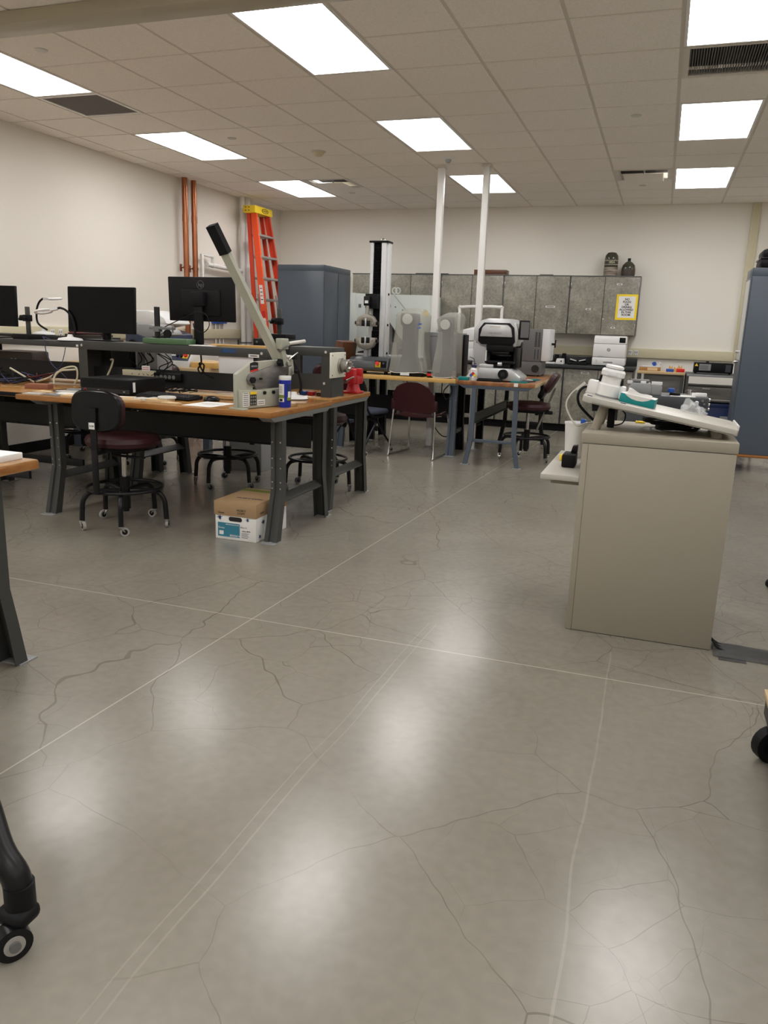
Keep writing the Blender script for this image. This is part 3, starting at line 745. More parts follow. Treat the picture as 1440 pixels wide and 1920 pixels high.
# black chair base entering at the lower left ---------------------
t = thing('office_chair', 'black tubular chair leg with caster at the lower left corner', 'chair', (-1.38, -3.645, 0))
lg = B().tube([(-.30, .14, .44), (-.08, .06, .37), (.12, -.05, .275), (.225, -.112, .205), (.275, -.125, .165), (.287, -.127, .125)], .030, 16, 6).obj('leg', 'black_steel', t)
B().tube([(-.60, .25, .02), (-.55, .22, .20), (-.40, .16, .40), (-.28, .14, .44)], .027, 14, 5).obj('leg', 'black_steel', t)
B().cyl((.287, -.127, .095), (.287, -.127, .150), .032, n=20).obj('leg_cap', 'black_plastic', lg)
w = Vector((.345, -.175, .042)); ax = Vector((.80, -.6, 0)).normalized()
cs = B().box((.245, -.168, .060), (.325, -.100, .100), .02, 3).obj('caster_fork', 'black_plastic', lg)
wb = Vector((.296, -.166, .038)); ax = Vector((.86, -.5, 0)).normalized()
B().cyl(wb-ax*.018, wb+ax*.018, .038, n=28).obj('wheel', 'black_gloss', lg)
B().cyl(wb+ax*.0175, wb+ax*.020, .022, n=24).obj('hub_ring', 'wheel_grey', lg)
B().cyl(wb+ax*.019, wb+ax*.026, .012, n=16).obj('axle_cap', 'machine_grey', lg)
B().box((-.74, -.14, .44), (-.28, .24, .52), .05, 3).obj('seat', 'black_plastic', t)
# ================================================================ things on the front benches
ZR = 1.155
# monitors ---------------------------------------------------------
def monitor(label, loc, rz, w, h, zc, tilt, back=False, stand_z=0.0):
    """local: screen faces -Y when back is False; loc is the foot on the riser"""
    t = thing('monitor', label, 'monitor', loc, rz, 'black flat computer monitors')
    R = T(0, 0, zc) @ RX(tilt); s = -1 if not back else 1
    c = B().box((-w/2, -.012, -h/2), (w/2, .012, h/2), .006).xf(R).obj('casing', 'black_plastic', t)
    B().box((-w/2+.006, s*.0125-.0008, -h/2+.014), (w/2-.006, s*.0125+.0008, h/2-.006)).xf(R).obj('screen', 'glass_black', t)
    B().box((-w*.30, -s*.012-.014, -h*.38), (w*.30, -s*.012+.014, h*.22), .012).xf(R).obj('rear_bulge', 'black_plastic', t)
    B().box((-.035, -s*.045-.010, .004), (.035, -s*.045+.010, zc+.02), .004).obj('stand_column', 'black_plastic', t)
    B().box((-.055, -s*.042-.028, zc-.05), (.055, -s*.015, zc+.05), .006).obj('mount', 'black_plastic', t)
    B().box((-.125, -.055, 0), (.125, .085, .011), .005).obj('stand_base', 'black_gloss', t)
    return t, R
# centre monitor, screen to the camera
monitor('black monitor in the middle of the benches, screen facing the camera', (-3.94, .125, ZR), -.02, .62, .34, .228, -.05)
monitor('black monitor cut off by the left edge of the photo', (-5.06, .155, 1.143), .06, .54, .315, .25, -.04)
mt, R = monitor('black monitor seen from behind, with a round logo, left of the ladder', (-3.085, .155, ZR), .0, .545, .31, .325, .03, back=True)
lg = B().tube([(.0+.028*math.cos(2*PI*i/32), -.0145, .10+.028*math.sin(2*PI*i/32)) for i in range(32)], .0015, 6, closed=True).xf(R).obj('logo_ring', 'machine_grey', mt)
tx = text('logo_letters', 'hp', 'machine_grey', mt, (0, -.0155, .325+.100), .040)
# looped cable behind that monitor
o = B().tube([(-3.40, .06, 1.25), (-3.26, .05, 1.31), (-3.13, .04, 1.36), (-3.05, .04, 1.39), (-2.98, .04, 1.37), (-2.96, .045, 1.30), (-3.01, .05, 1.25), (-3.08, .05, 1.27), (-3.10, .06, 1.31)], .0035, 6, 5).obj('monitor_cable', 'black_rubber')
tag(o, 'black cable looped behind the monitor with the round logo', 'cable')
# green gauge stand -------------------------------------------------
t = thing('gauge_stand', 'green cast base with a steel post and clamp arm on the long riser', 'gauge stand', (-3.29, .035, ZR))
B().box((-.185, -.06, .003), (.185, .06, .042), .004).obj('base', 'green_paint', t)
B().cyl((-.11, .02, .042), (-.11, .02, .262), .0205, n=18).obj('post', 'dark_steel', t)
B().box((-.165, -.005, .103), (.03, .045, .122), .004).cyl((-.11, .02, .088), (-.11, .02, .125), .034, n=18).obj('arm', 'light_steel', t)
B().cyl((.02, .02, .08), (.02, .02, .135), .008, n=10).obj('spindle', 'steel', t)
g = B(); g.cyl((-.012, -.012, .075), (-.012, .012, .075), .028, n=20).obj('dial', 'black_plastic', t)
B().tube([(-.10, -.01, .045), (-.05, -.01, .075), (0, 0, .11), (.01, 0, .08), (.0, 0, .045)], .0025, 6, 4).obj('lead', 'black_rubber', t)
# wood strips lying on riser's right end
for k, (dx, dz) in enumerate(((0, 0), (.03, .0085))):
    o = B().box((-.25, -.035, 0), (.25, .035, .0082), .001).obj('wood_strip', 'maple', None, (-2.735+dx, .10, ZR+dz), (0, 0, .03*(k+1)))
    tag(o, ('lower' if k == 0 else 'upper')+' thin wooden strip lying on the riser behind the shear lever', 'wood strip', 'thin wooden strips on the riser')
o = B().box((-.17, -.05, 0), (.17, .05, .006), .001).obj('paper_stack', 'paper', None, (-2.93, .02, ZR)); o.location = (-3.0, .03, ZR); o.scale = (.55, .9, 1)
tag(o, 'white sheets lying on the long riser right of the green gauge stand', 'paper')
# magnifier lamps ---------------------------------------------------
def mag_lamp(label, loc, rz, neck, head_dir, hr=.055, disc_tilt=0):
    t = thing('magnifier_lamp', label, 'lamp', loc, rz, 'white gooseneck magnifier lamps')
    B().lathe([(0, 0), (.083, 0), (.086, .006), (.078, .020), (.05, .026), (.022, .030), (.016, .05), (0, .05)], (0, 0, 0), 28, sx=1.15).obj('base', 'white_plastic', t)
    B().lathe([(0, 0), (.088, 0), (.088, .005), (0, .005)], (0, 0, 0), 28, sx=1.15).obj('base_rim', 'black_rubber', t)
    B().tube([(.04, 0, .045)]+neck, .0085, 10, 6).obj('gooseneck', 'black_rubber', t)
    p = Vector(neck[-1]); d = Vector(head_dir).normalized(); q = d.to_track_quat('X', 'Z').to_matrix().to_4x4()
    X = Matrix.Translation(p) @ q @ RX(disc_tilt)
    h = B().loft([[Vector((x, y, z)) for y, z in ((-a, -b), (a, -b), (a, b), (-a, b))] for x, a, b in ((-.01, .010, .010), (.03, .015, .010), (.055, .018, .007))]).xf(X).obj('handle', 'white_plastic', t)
    c = Vector((.055+hr, 0, 0))
    B().tube([c+Vector((hr*math.cos(2*PI*i/32), hr*math.sin(2*PI*i/32), 0)) for i in range(32)], .009, 8, closed=True).xf(X).obj('lens_ring', 'white_plastic', t)
    B().lathe([(0, -.004), (hr-.006, -.001), (hr-.006, .001), (0, .004)], c, 28).xf(X).obj('magnifying_lens', 'clear_plastic', t)
    return t
mag_lamp('white ring magnifier lamp with arched black gooseneck beside the middle monitor', (-4.225, .10, 1.145), .0, [(.05, 0, .09), (.03, 0, .17), (-.02, 0, .225), (-.075, 0, .245), (-.11, 0, .240)], (-1, -.15, -.22), .062, .12)
mag_lamp('white magnifier lamp with its head raised level, on the dark riser behind', (-5.0, .67, 1.165), 0, [(-.055, 0, .10), (-.06, 0, .20), (-.03, 0, .27), (.015, 0, .305), (.035, 0, .305)], (1, .1, .02), .05, .1)
mag_lamp('white magnifier lamp behind the blue wipes canister, head folded down over its neck', (-2.30, .055, ZT), .35, [(.05, -.01, .10), (.03, -.01, .19), (-.005, 0, .265), (-.012, 0, .285)], (-.75, -.5, .10), .045, .25)
# clamp stands --------------------------------------------------
def clamp_stand(label, loc, h, zc, basew=.2):
    t = thing('clamp_stand', label, 'clamp stand', loc)
    B().box((-basew/2, -.09, 0), (basew/2, .09, .04), .004).obj('base', 'black_plastic', t)
    B().box((-.017, -.01, .04), (.017, .01, h), .003).obj('post', 'grey_steel', t)
    B().box((-.03, -.028, zc-.022), (.03, .018, zc+.028), .005).cyl((-.06, -.01, zc+.008), (-.02, -.01, zc+.008), .018, n=14).cyl((-.075, -.01, zc-.006), (-.05, -.01, zc-.006), .012, n=12).cyl((0, -.05, zc), (0, -.02, zc), .011, n=12).obj('clamp', 'black_plastic', t)
clamp_stand('square post clamp stand left of the ring magnifier lamp', (-4.66, .14, 1.143), .25, .16, .16)
clamp_stand('square post clamp stand in front of the blue cabinet, on the black riser', (-2.80, .82, 1.208), .235, .135, .2)
# binder pile and red boxes behind middle monitor ----------------
o = B().box((-.16, -.11, 0), (.16, .11, .022), .003).obj('folder', 'case_brown', None, (-4.52, .67, 1.165), (0, 0, .2)); tag(o, 'dark folder lying on the dark riser left of the middle monitor', 'folder')
o = B().box((-.15, -.10, 0), (.15, .10, .012), .003).obj('folder', 'maroon_plastic', None, (-4.50, .66, 1.1875), (0, 0, .35)); tag(o, 'maroon edged folder on top of the dark folder', 'folder')
# tensile control machine on the far table: white and navy ---------
t = thing('long_table', 'pale wood table by the left wall carrying white and navy machines', 'work bench', (-4.95, 2.42, 0))
B().box((-.72, -.76, .84), (.98, .76, .885), .004).obj('tabletop', 'pale_wood', t)
for x in (-.66, .9):
    for y in (-.68, .68): B().box((x-.035, y-.035, 0), (x+.035, y+.035, .84), .003).obj('leg', 'blue_steel', t)
def cutoff_machine(label, loc, hood='machine_white'):
    t = thing('cutting_machine', label, 'machine', loc, 0, 'white and navy rounded bench machines')
    b = B().prism([(-.28, .25), (-.28, .51), (-.22, .535), (.0, .535), (.12, .515), (.22, .46), (.26, .40), (.05, .36), (-.12, .29)], 'X', -.20, .20, .02).obj('hood', hood, t)
    b = B().prism([(-.30, .05), (-.30, .40), (-.16, .40), (.0, .35), (.14, .33), (.26, .29), (.28, .05)], 'X', -.225, .225, .012).obj('body', 'navy_plastic', t)
    B().box((-.20, -.25, 0.0), (.20, .24, .06), .01).obj('foot_base', 'black_plastic', t)
    B().cyl((.228, -.20, .27), (.245, -.20, .27), .055, n=24).obj('knob', 'black_plastic', t)
    return t
m1 = cutoff_machine('white and navy rounded machine right of the middle monitor', (-5.12, 2.55, .885)); m1.rotation_euler = (0, 0, -PI/2-.1)
m2 = cutoff_machine('grey and navy rounded machine behind the monitor with the round logo', (-4.78, 2.0, .885), 'mid_grey'); m2.rotation_euler = (0, 0, -PI/2); m2.scale = (.8, .8, .74)
t = thing('control_box', 'white control box with yellow and red emergency stop under the riser', 'control box', (-4.34, 1.80, .885))
B().prism([(-.10, 0), (-.10, .06), (-.03, .145), (.10, .145), (.10, 0)], 'X', -.125, .125, .006).obj('housing', 'machine_white', t)
pl = B().box((-.115, -.052, -.002), (.115, .052, .002), .002).obj('panel', 'navy_plastic', t, (0, -.068, .103), (math.radians(50), 0, 0))
for k in range(6): B().box((-.105+.022*(k % 3), -.002+.03*(k//3), .002), (-.088+.022*(k % 3), .012+.03*(k//3), .006), .001).obj('button', 'white_plastic', pl)
for x in (-.022, .022): B().cyl((x, .0, .002), (x, .0, .016), .015, n=16).obj('dial', 'black_plastic', pl)
B().box((.044, -.03, .002), (.10, .03, .010), .002).obj('stop_plate', 'yellow', pl)
B().cyl((.076, 0, .010), (.076, 0, .03), .020, n=18).obj('stop_button', 'red', pl)
o = B().box((-.13, -.09, 0), (.13, .09, .055), .003).obj('wood_block', 'maple', None, (-4.06, 1.78, .885)); tag(o, 'pale wooden block under the riser right of the control box', 'wood block')
t = thing('storage_bin', 'white translucent storage bin behind the riser left of the shear', 'bin', (-3.45, 1.45, 0))
B().box((-.22, -.12, .70), (.20, .12, 1.045), .012).obj('bin', 'paper', t)
B().box((-.235, -.135, 1.03), (.215, .135, 1.05), .004).obj('rim', 'white_plastic', t)
B().box((-.20, -.10, 0), (.20, .10, .70), .005).obj('pedestal', 'mid_grey', t)
o = B().box((-.13, -.04, 0), (.13, .04, .05), .003).obj('carton', 'red', None, (-5.05, 1.45, .885)); 
o.location = (-4.62, .66, 1.165); o.scale = (.55, .7, .75)
tag(o, 'red and white carton behind the base of the middle monitor', 'carton')
p = B().box((-.12, -.0415, .008), (.02, -.040, .042)).obj('carton_label', 'label_white', o)
# paddle switch on wall (blue bar)
t = thing('wall_rack', 'blue topped white wall rack behind the round logo monitor', 'rack', (XL, 4.75, 1.30))
B().box((0.002, -.16, .0), (.06, .16, .05), .004).obj('rail', 'blue', t)
for y in (-.1, 0, .1): B().cyl((.03, y, -.30), (.03, y, 0), .008, n=8).obj('rod', 'pipe_white', t)

# on the bench tops ------------------------------------------------
t = thing('desktop_computer', 'black slim desktop computer lying flat under the long riser', 'computer', (-3.445, -.30, ZT), .0)
t.rotation_euler = (0, 0, -.02)
B().box((-.205, -.19, .006), (.205, .20, .108), .004).obj('case', 'black_plastic', t)
s = B()
for k in range(7): s.box((-.20, -.194, .048+k*.008), (.20, -.190, .052+k*.008))
s.obj('front_fins', 'black_gloss', t)
B().box((-.20, -.1935, .012), (.20, -.190, .042)).obj('front_panel', 'dark_steel', t)
lr = B().tube([(-.165+.010*math.cos(2*PI*i/20), -.194, .027+.010*math.sin(2*PI*i/20)) for i in range(20)], .0014, 6, closed=True).obj('logo_ring', 'red', t)
B().box((-.06, -.1945, .03), (-.045, -.193, .034)).obj('port', 'steel', t); B().box((.15, -.1945, .024), (.165, -.193, .031)).obj('port', 'steel', t)
B().box((.2045, -.16, .025), (.2058, -.135, .09)).obj('side_label', 'label_white', t)
B().box((-.19, -.17, 0), (.19, .18, .007)).obj('feet', 'black_rubber', t)
# keyboard with keys
t = thing('keyboard', 'black computer keyboard on the front workbench', 'keyboard', (-2.98, -.44, ZT), -.12)
B().prism([(-.075, .004), (.075, .004), (.075, .026), (-.075, .014)], 'X', -.225, .225, .003).obj('case', 'black_plastic', t)
kb = B()
for r in range(5):
    for c in range(18):
        y = -.058+r*.026; z = .0165+(y+.075)*.08
        kb.box((-.212+c*.0236, y, z), (-.193+c*.0236, y+.019, z+.005), .001, 1)
stuff(kb.obj('keys', 'dark_steel', t))
t = thing('computer_mouse', 'black computer mouse right of the keyboard', 'mouse', (-2.66, -.43, ZT+.0005), -.9)
B().lathe([(0, 0), (.036, 0), (.04, .006), (.038, .016), (.028, .028), (.012, .034), (0, .035)], sx=.8, sy=1.35).obj('body', 'black_gloss', t)
B().tube([(0, .05, .015), (-.03, .14, .006), (-.14, .20, .02), (-.20, .34, .01)], .002, 6, 5).obj('lead', 'black_rubber', t)
# papers, chart, tiles
def flat(name, label, cat, loc, sx, sy, rz, m, th=.0012, group=None):
    o = B().box((-sx/2, -sy/2, 0), (sx/2, sy/2, th)).obj(name, m, None, loc, (0, 0, rz)); return tag(o, label, cat, group)
p = flat('paper_sheet', 'white printed sheet near the bench edge left of the shear', 'paper', (-2.56, -.62, ZT+.0005), .216, .279, -.05, 'paper')
for k in range(3): B().box((-.07, -.02+k*.035, .0012), (.05+.01*k, -.012+k*.035, .0016)).obj('print_line', 'mid_grey', p)
clut = [(-3.62, -.62, .22, .15, .2, 'paper', .004, 'paper_sheet', 'white sheet at the left front of the bench behind the stool back'), (-3.75, -.50, .20, .14, .4, 'offwhite_plastic', .006, 'sample_tray', 'pale tray left of the flat computer'),
        (-3.16, -.68, .13, .08, .5, 'paper_tan', .014, 'sample_block', 'tan sample block right of the tagged stool back'), (-3.05, -.63, .12, .09, -.3, 'offwhite_plastic', .012, 'sample_block', 'pale grey sample block left of the tan one at the bench edge'),
        (-2.90, -.65, .15, .10, .1, 'paper_tan', .016, 'sample_block', 'tan wooden sample block under the round lid'), (-3.25, -.58, .16, .1, .25, 'paper', .004, 'paper_sheet', 'small white sheet right of the stool back'),
        (-3.30, -.66, .10, .10, .6, 'mid_grey', .006, 'sample_tile', 'grey sample tile beside the stool back'), (-2.98, -.54, .14, .07, .0, 'offwhite_plastic', .01, 'sample_block', 'pale strip sample in front of the keyboard'),
        (-3.86, -.58, .15, .10, .1, 'paper_tan', .006, 'sample_tile', 'tan sample sheet beside the small red brick')]
clut += [(-3.52, -.70, .16, .09, .1, 'paper_tan', .008, 'sample_tile', 'tan tile at the bench edge left of the stool back'), (-3.42, -.60, .11, .11, .5, 'mid_grey', .006, 'sample_tile', 'square grey tile in front of the flat computer'),
         (-3.20, -.735, .10, .06, -.2, 'offwhite_plastic', .010, 'sample_block', 'pale block at the bench edge right of the stool back'), (-3.06, -.73, .12, .05, .3, 'paper_tan', .012, 'sample_block', 'narrow tan block at the bench edge before the keyboard'),
         (-2.78, -.70, .12, .06, -.15, 'paper_tan', .006, 'sample_tile', 'thin tan tile left of the white printed sheet'), (-3.68, -.72, .13, .07, -.3, 'mid_grey', .007, 'sample_tile', 'grey tile at the front left edge of the bench'),
         (-3.83, -.73, .12, .08, .2, 'offwhite_plastic', .006, 'sample_tile', 'pale tile at the front left corner of the bench')]
for i, (x, y, sx, sy, rz, m, th, nm, lab) in enumerate(clut):
    flat(nm, lab, 'sample' if nm != 'paper_sheet' else 'paper', (x, y, ZT+.0005), sx, sy, rz, m, th, 'papers and samples on the front workbench')
o = B().lathe([(0, 0), (.055, 0), (.06, .006), (.055, .016), (0, .018)], n=24).obj('lid', 'offwhite_plastic', None, (-2.87, -.62, ZT+.0175)); tag(o, 'round pale lid lying on the tan block in front of the mouse', 'lid')
for x, y, lab in ((-3.80, -.38, 'round grey glass disc in front of the left riser leg'), (-3.70, -.33, 'round grey glass disc right of the left riser leg')):
    o = B().lathe([(0, 0), (.05, 0), (.052, .006), (.05, .012), (0, .012)], n=24).obj('sample_disc', 'mid_grey', None, (x, y, ZT+.001)); tag(o, lab, 'disc', 'round grey discs on the bench')
o = B().box((-.085, -.045, 0), (.085, .045, .034), .003).obj('brick', 'brick', None, (-4.09, -.40, ZT), (0, 0, .25)); tag(o, 'small red brown brick on the left bench', 'brick')
# stacked strips of wood and papers under the riser
for k in range(3):
    o = B().box((-.42, -.02, 0), (.42, .02, .009), .001).obj('wood_strip', 'pale_wood', None, (-2.86, .02-.055*k, ZT), (0, 0, -.02)); tag(o, ('rear', 'middle', 'front')[k]+' long pale wood strip lying on the bench under the long riser', 'wood strip', 'long wood strips under the riser')
o = B().box((-.10, -.05, 0), (.10, .05, .03), .004).obj('tray', 'teal', None, (-2.58, .32, ZT)); tag(o, 'dark teal tray on the rear bench behind the riser', 'tray'); o.scale = (1, 1, .7); o.location = (-2.72, .32, ZT)
for x, m, c in ((-2.33, 'blue', 'blue'), (-2.27, 'red', 'red'), (-2.20, 'brown_wood', 'brown')):
    o = B().box((-.022, -.03, 0), (.022, .03, .026), .003).obj('small_box', m, None, (x-.06, .42, ZT)); tag(o, 'small %s box on the rear bench behind the magnifier lamp' % c, 'box', 'small boxes under the chuck riser')
# power strip on the riser rear panel
t = thing('power_strip', 'black power strip fixed to the long riser rear panel', 'power strip', (-3.38, .115, .915))
B().box((-.14, -.022, -.028), (.14, .010, .028), .005).obj('body', 'black_plastic', t)
for k in range(5): B().cyl((-.065+k*.036, -.0235, 0), (-.065+k*.036, -.021, 0), .0145, n=14).obj('socket', 'light_steel', t)
t = thing('power_strip', 'cream outlet strip under the left end of the long riser', 'power strip', (-3.63, .10, ZT+.11))
B().box((-.12, -.012, -.02), (.16, .025, .025), .004).obj('body', 'cable_cream', t)
pw = B().box((.06, -.016, .02), (.13, -.012, .06), .001).obj('warning_tag', 'label_white', t)
for k in range(2): B().box((.068, -.0168, .030+.014*k), (.122, -.016, .034+.014*k)).obj('print_line', 'red', pw)
# brown instrument case on the left
t = thing('instrument_case', 'brown hard case with latches under the left monitor', 'case', (-4.98, .0, ZT))
t.location = (-4.95, .34, ZT)
B().box((-.17, -.08, 0), (.19, .12, .22), .02).obj('shell', 'case_brown', t)
for x in (-.02, .02): B().box((x-.008, -.085, .10), (x+.008, -.079, .16), .002).obj('latch', 'steel', t)
# dark small tester seen left of first leg
t = thing('indicator_stand', 'small dark indicator stand behind the left leg of the long riser', 'gauge stand', (-4.22, .33, ZT))
B().cyl((0, 0, .0), (0, 0, .28), .016, n=14).obj('post', 'dark_steel', t); B().box((-.03, -.04, .15), (.09, .03, .20), .005).obj('head', 'slate', t); B().cyl((-.05, -.01, .17), (-.02, -.01, .17), .02, n=14).obj('knob', 'black_plastic', t)
B().box((-.06, -.06, 0), (.08, .06, .02), .003).obj('base', 'dark_steel', t)
# blue leads hanging from the left riser
o = B().tube([(-4.36, .03, 1.155), (-4.40, .005, 1.17), (-4.375, -.005, 1.145), (-4.37, -.005, 1.06), (-4.30, -.03, .97), (-4.22, -.03, .91), (-4.16, -.04, .87)], .0035, 6, 6).obj('lead', 'cable_blue'); tag(o, 'blue lead hanging in a loop over the left riser edge', 'cable')
o = B().tube([(-4.185, -.005, 1.10), (-4.19, -.015, 1.05), (-4.22, -.02, .97), (-4.27, -.03, .92), (-4.30, -.05, .86)], .003, 6, 6).obj('lead', 'cable_blue'); tag(o, 'thin dark lead dropping from the left riser across the blue one', 'cable')
# cable tangle: each cable its own thing
random.seed(11)
def wander(x0, x1, y0, y1, n, zmax, z0=ZT):
    return [(random.uniform(x0, x1), random.uniform(y0, y1), z0+.006+random.random()**1.6*zmax) for _ in range(n)]
cabs = []
for k in range(11):
    m = ('black_rubber', 'black_rubber', 'cable_red', 'cable_blue', 'black_rubber')[k % 5]
    nm = {'black_rubber': 'black', 'cable_red': 'dark red', 'cable_blue': 'blue'}[m]
    xc = random.uniform(-5.0, -4.40)
    pts = wander(xc-.2, xc+.2, -.33, .13, 6, .08); pts.sort(key=lambda p: p[0]+random.uniform(-.4, .4))
    o = B().tube(pts, .0045, 6, 5).obj('tangled_cable', m); tag(o, '%s cable in the tangle on the left wall bench' % nm, 'cable', '%s cables tangled on the left wall bench' % nm)
for pts, lab in (([(-4.45, -.05, .83), (-4.33, -.03, .87), (-4.22, -.02, .935), (-4.12, -.02, .96), (-4.07, -.03, .945), (-4.07, -.03, .88), (-4.10, -.03, .83)], 'thick cream cable arching up left of the long riser leg'), ([(-4.23, -.1, .83), (-4.23, -.09, .88), (-4.19, -.07, .925), (-4.13, -.05, .935), (-4.08, -.03, .94)], 'thinner cream cable bending left of the long riser leg'),
                 ([(-4.62, -.12, .93), (-4.55, -.12, .90), (-4.46, -.12, .86), (-4.40, -.12, .835)], 'short cream cable across the left tangle'), ([(-3.86, .10, 1.02), (-3.83, .09, 1.02), (-3.84, .08, .97), (-3.88, .08, .90), (-3.90, .09, .86)], 'cream cable hooked behind the flat computer')):
    o = B().tube(pts, .007, 8, 6).obj('cable', 'cable_cream'); tag(o, lab, 'cable')
for k in range(8):
    x = -3.62+random.uniform(-.12, .22); pts = [(x+random.uniform(-.05, .05), .16, 1.08), (x+random.uniform(-.12, .12), .12, 1.03), (x+random.uniform(-.10, .14), .10, .98), (x+random.uniform(-.1, .2), .09, .92)]
    o = B().tube(pts, .004, 6, 5).obj('hanging_cable', 'black_rubber'); tag(o, 'black cable bundled under the long riser behind the flat computer', 'cable', 'black cables hanging under the long riser')
for k in range(6):
    pts = wander(-3.42, -3.02, -.12, .06, 5, .035); pts.sort()
    o = B().tube(pts, .004, 6, 5).obj('bench_cable', 'black_rubber'); tag(o, 'black cable lying under the power strip of the long riser', 'cable', 'black cables under the power strip')
o = B().tube([(-3.03, .04, 1.09), (-3.03, .04, 1.03), (-3.05, .03, .99), (-3.02, .03, .96), (-3.0, .03, 1.02), (-3.04, .03, 1.03), (-3.0, .04, .96), (-2.93, .05, .93)], .006, 8, 6).obj('coiled_cable', 'black_rubber'); tag(o, 'tied black cable coil hanging from the long riser', 'cable')
# black box behind left riser leg
t = thing('computer_tower', 'black computer case standing behind the left leg of the long riser', 'computer', (-3.85, .38, ZT)); B().box((-.14, -.10, .002), (.10, .10, .30), .005).obj('case', 'black_plastic', t)
t.location = (-3.93, .42, ZT); B().box((-.12, -.102, .02), (.08, -.10, .28)).obj('front_grille', 'dark_steel', t)
t = thing('computer_tower', 'grey computer case standing behind the middle of the long riser', 'computer', (-3.70, .42, ZT)); B().box((-.10, -.10, .002), (.10, .10, .30), .005).obj('case', 'mid_grey', t); B().box((-.08, -.102, .02), (-.01, -.10, .28)).obj('side_panel', 'machine_grey', t)

# lever shear ------------------------------------------------------
t = thing('lever_shear', 'grey hand lever shear with long raised handle on the bench corner', 'shear', (-2.17, -.346, ZT), -.27)
# profile in (y,z): y from -.42 (front) to +.10 ; plates normal to X
pr = [(-.425, .004), (-.425, .205), (-.27, .275), (.05, .285), (.06, .245), (.02, .19), (-.04, .17), (-.30, .07), (-.335, .075), (-.335, .004)]
B().prism([(-.435, .004), (-.435, .208), (-.30, .278), (.02, .29), (.05, .25), (-.16, .16), (-.30, .125), (-.30, .10)], 'X', -.022, .010, .003).obj('frame_plate', 'shear_paint', t)
B().prism([(-.425, .004), (-.425, .112), (.02, .112), (.02, .004)], 'X', -.012, .036, .003).obj('lower_jaw', 'shear_paint', t)
B().box((-.045, -.45, 0), (.075, -.405, .009), .002).obj('foot', 'shear_paint', t)
B().box((-.04, -.06, 0), (.06, -.01, .009), .002).obj('foot', 'shear_paint', t)
B().prism([(-.36, .175), (-.345, .205), (-.10, .262), (.04, .278), (.05, .235), (-.06, .165), (-.18, .118), (-.285, .112), (-.305, .145), (-.345, .145)], 'X', .012, .026, .002).obj('blade', 'blade_steel', t)
for y, z, r in ((-.325, .172, .020), (-.255, .178, .007)): B().cyl((.024, y, z), (.042, y, z), r, n=6).obj('bolt', 'black_steel', t)
for y in (-.23, -.15, -.07): B().cyl((.034, y, .092), (.046, y, .092), .012, n=6).obj('bolt', 'black_steel', t)
# warning labels
for a, b, m in ((-.415, -.36, 'label_white'), (-.352, -.298, 'ink'), (-.29, -.225, 'label_white')):
    z0, z1 = (.016, .10) if a < -.36 else ((.02, .104) if m == 'ink' else (.018, .052))
    pl = B().box((.0362, a, z0), (.0372, b, z1)).obj('label_plate', m, t)
    if m == 'ink':
        B().box((.0373, a, z1-.018), (.0377, b, z1)).obj('warning_band', 'yellow', pl)
        for i in range(3):
            for j in range(3): B().box((.0373, a+.004+.017*i, z0+.006+.02*j), (.0377, a+.014+.017*i, z0+.018+.02*j)).obj('pictogram', 'mid_grey', pl)
    else:
        for j in range(2 if a > -.3 else 7): B().box((.0373, a+.006, z0+.008+.0115*j), (.0377, b-.008, z0+.012+.0115*j)).obj('print_line', 'machine_grey', pl)
bd = B().prism([(-.325, .225), (-.265, .236), (-.255, .245), (-.255, .273), (-.285, .28), (-.325, .270)], 'X', .0103, .0118).obj('maker_badge', 'ink', t)
B().prism([(-.325, .216), (-.255, .228), (-.255, .238), (-.325, .227)], 'X', .0118, .0125).obj('badge_band', 'red', bd)
tx = text('lettering', 'BAILEIGH', 'silver', bd, (.0121, -.289, .252), .015, (PI/2, 0, PI/2), sx=.85)
# linkage and handle: lever leans forward and left of the pivot
B().cyl((.026, -.085, .272), (.060, -.085, .272), .024, n=6).obj('pivot_nut', 'black_steel', t)
B().cyl((.03, -.055, .262), (.085, -.055, .268), .014, n=14).obj('pivot_pin', 'steel', t)
def beam(p0, p1, w, d, m, name, upx=(1, 0, 0), w1=None, bev=.004):
    p0, p1 = Vector(p0), Vector(p1); z = (p1-p0).normalized(); x = Vector(upx); x = (x-z*x.dot(z)).normalized(); y = z.cross(x); w1 = w1 or w
    return B().loft([[p+x*a*ww+y*b*d for a, b in ((-.5, -.5), (.5, -.5), (.5, .5), (-.5, .5))] for p, ww in ((p0, w), (p1, w1))]).obj(name, m, t)
P0, P1 = Vector((.022, -.098, .30)), Vector((-.073, -.523, 1.02))
d = (P1-P0).normalized(); top = P0+d*.86
beam(P0-d*.0, P0+d*.70, .056, .030, 'shear_paint', 'lever_handle', (1, .2, 0))
beam(P0+d*.69, P0+d*.86, .064, .040, 'black_rubber', 'grip', (1, .2, 0))
beam((.055, -.06, .25), (.055, -.10, .40), .020, .034, 'shear_paint', 'link_arm', (1, 0, 0))
beam((.070, -.01, .20), (.070, -.025, .31), .016, .02, 'shear_paint', 'link_arm', (1, 0, 0))
B().box((.035, -.125, .355), (.085, -.06, .42), .004).obj('lever_bracket', 'shear_paint', t)
B().lathe([(0, -.004), (.045, -.004), (.045, .004), (0, .004)], (0, 0, 0), 24, sx=1.0, sy=.7).xf(T(.075, -.09, .362) @ RX(.3) @ RY(-.5)).obj('stop_disc', 'light_steel', t)
B().cyl((.07, -.045, .39), (.09, .085, .405), .011, n=12).obj('hold_down_rod', 'offwhite_plastic', t)
for p in ((.09, -.025, .305), (.09, .0, .215)): B().cyl(p, (p[0]+.022, p[1], p[2]), .014, n=12).obj('knob', 'black_plastic', t)
B().tube([(.105, -.085, .29), (.11, -.045, .315), (.10, .005, .335)], .004, 6, 4).obj('spring_wire', 'steel', t)
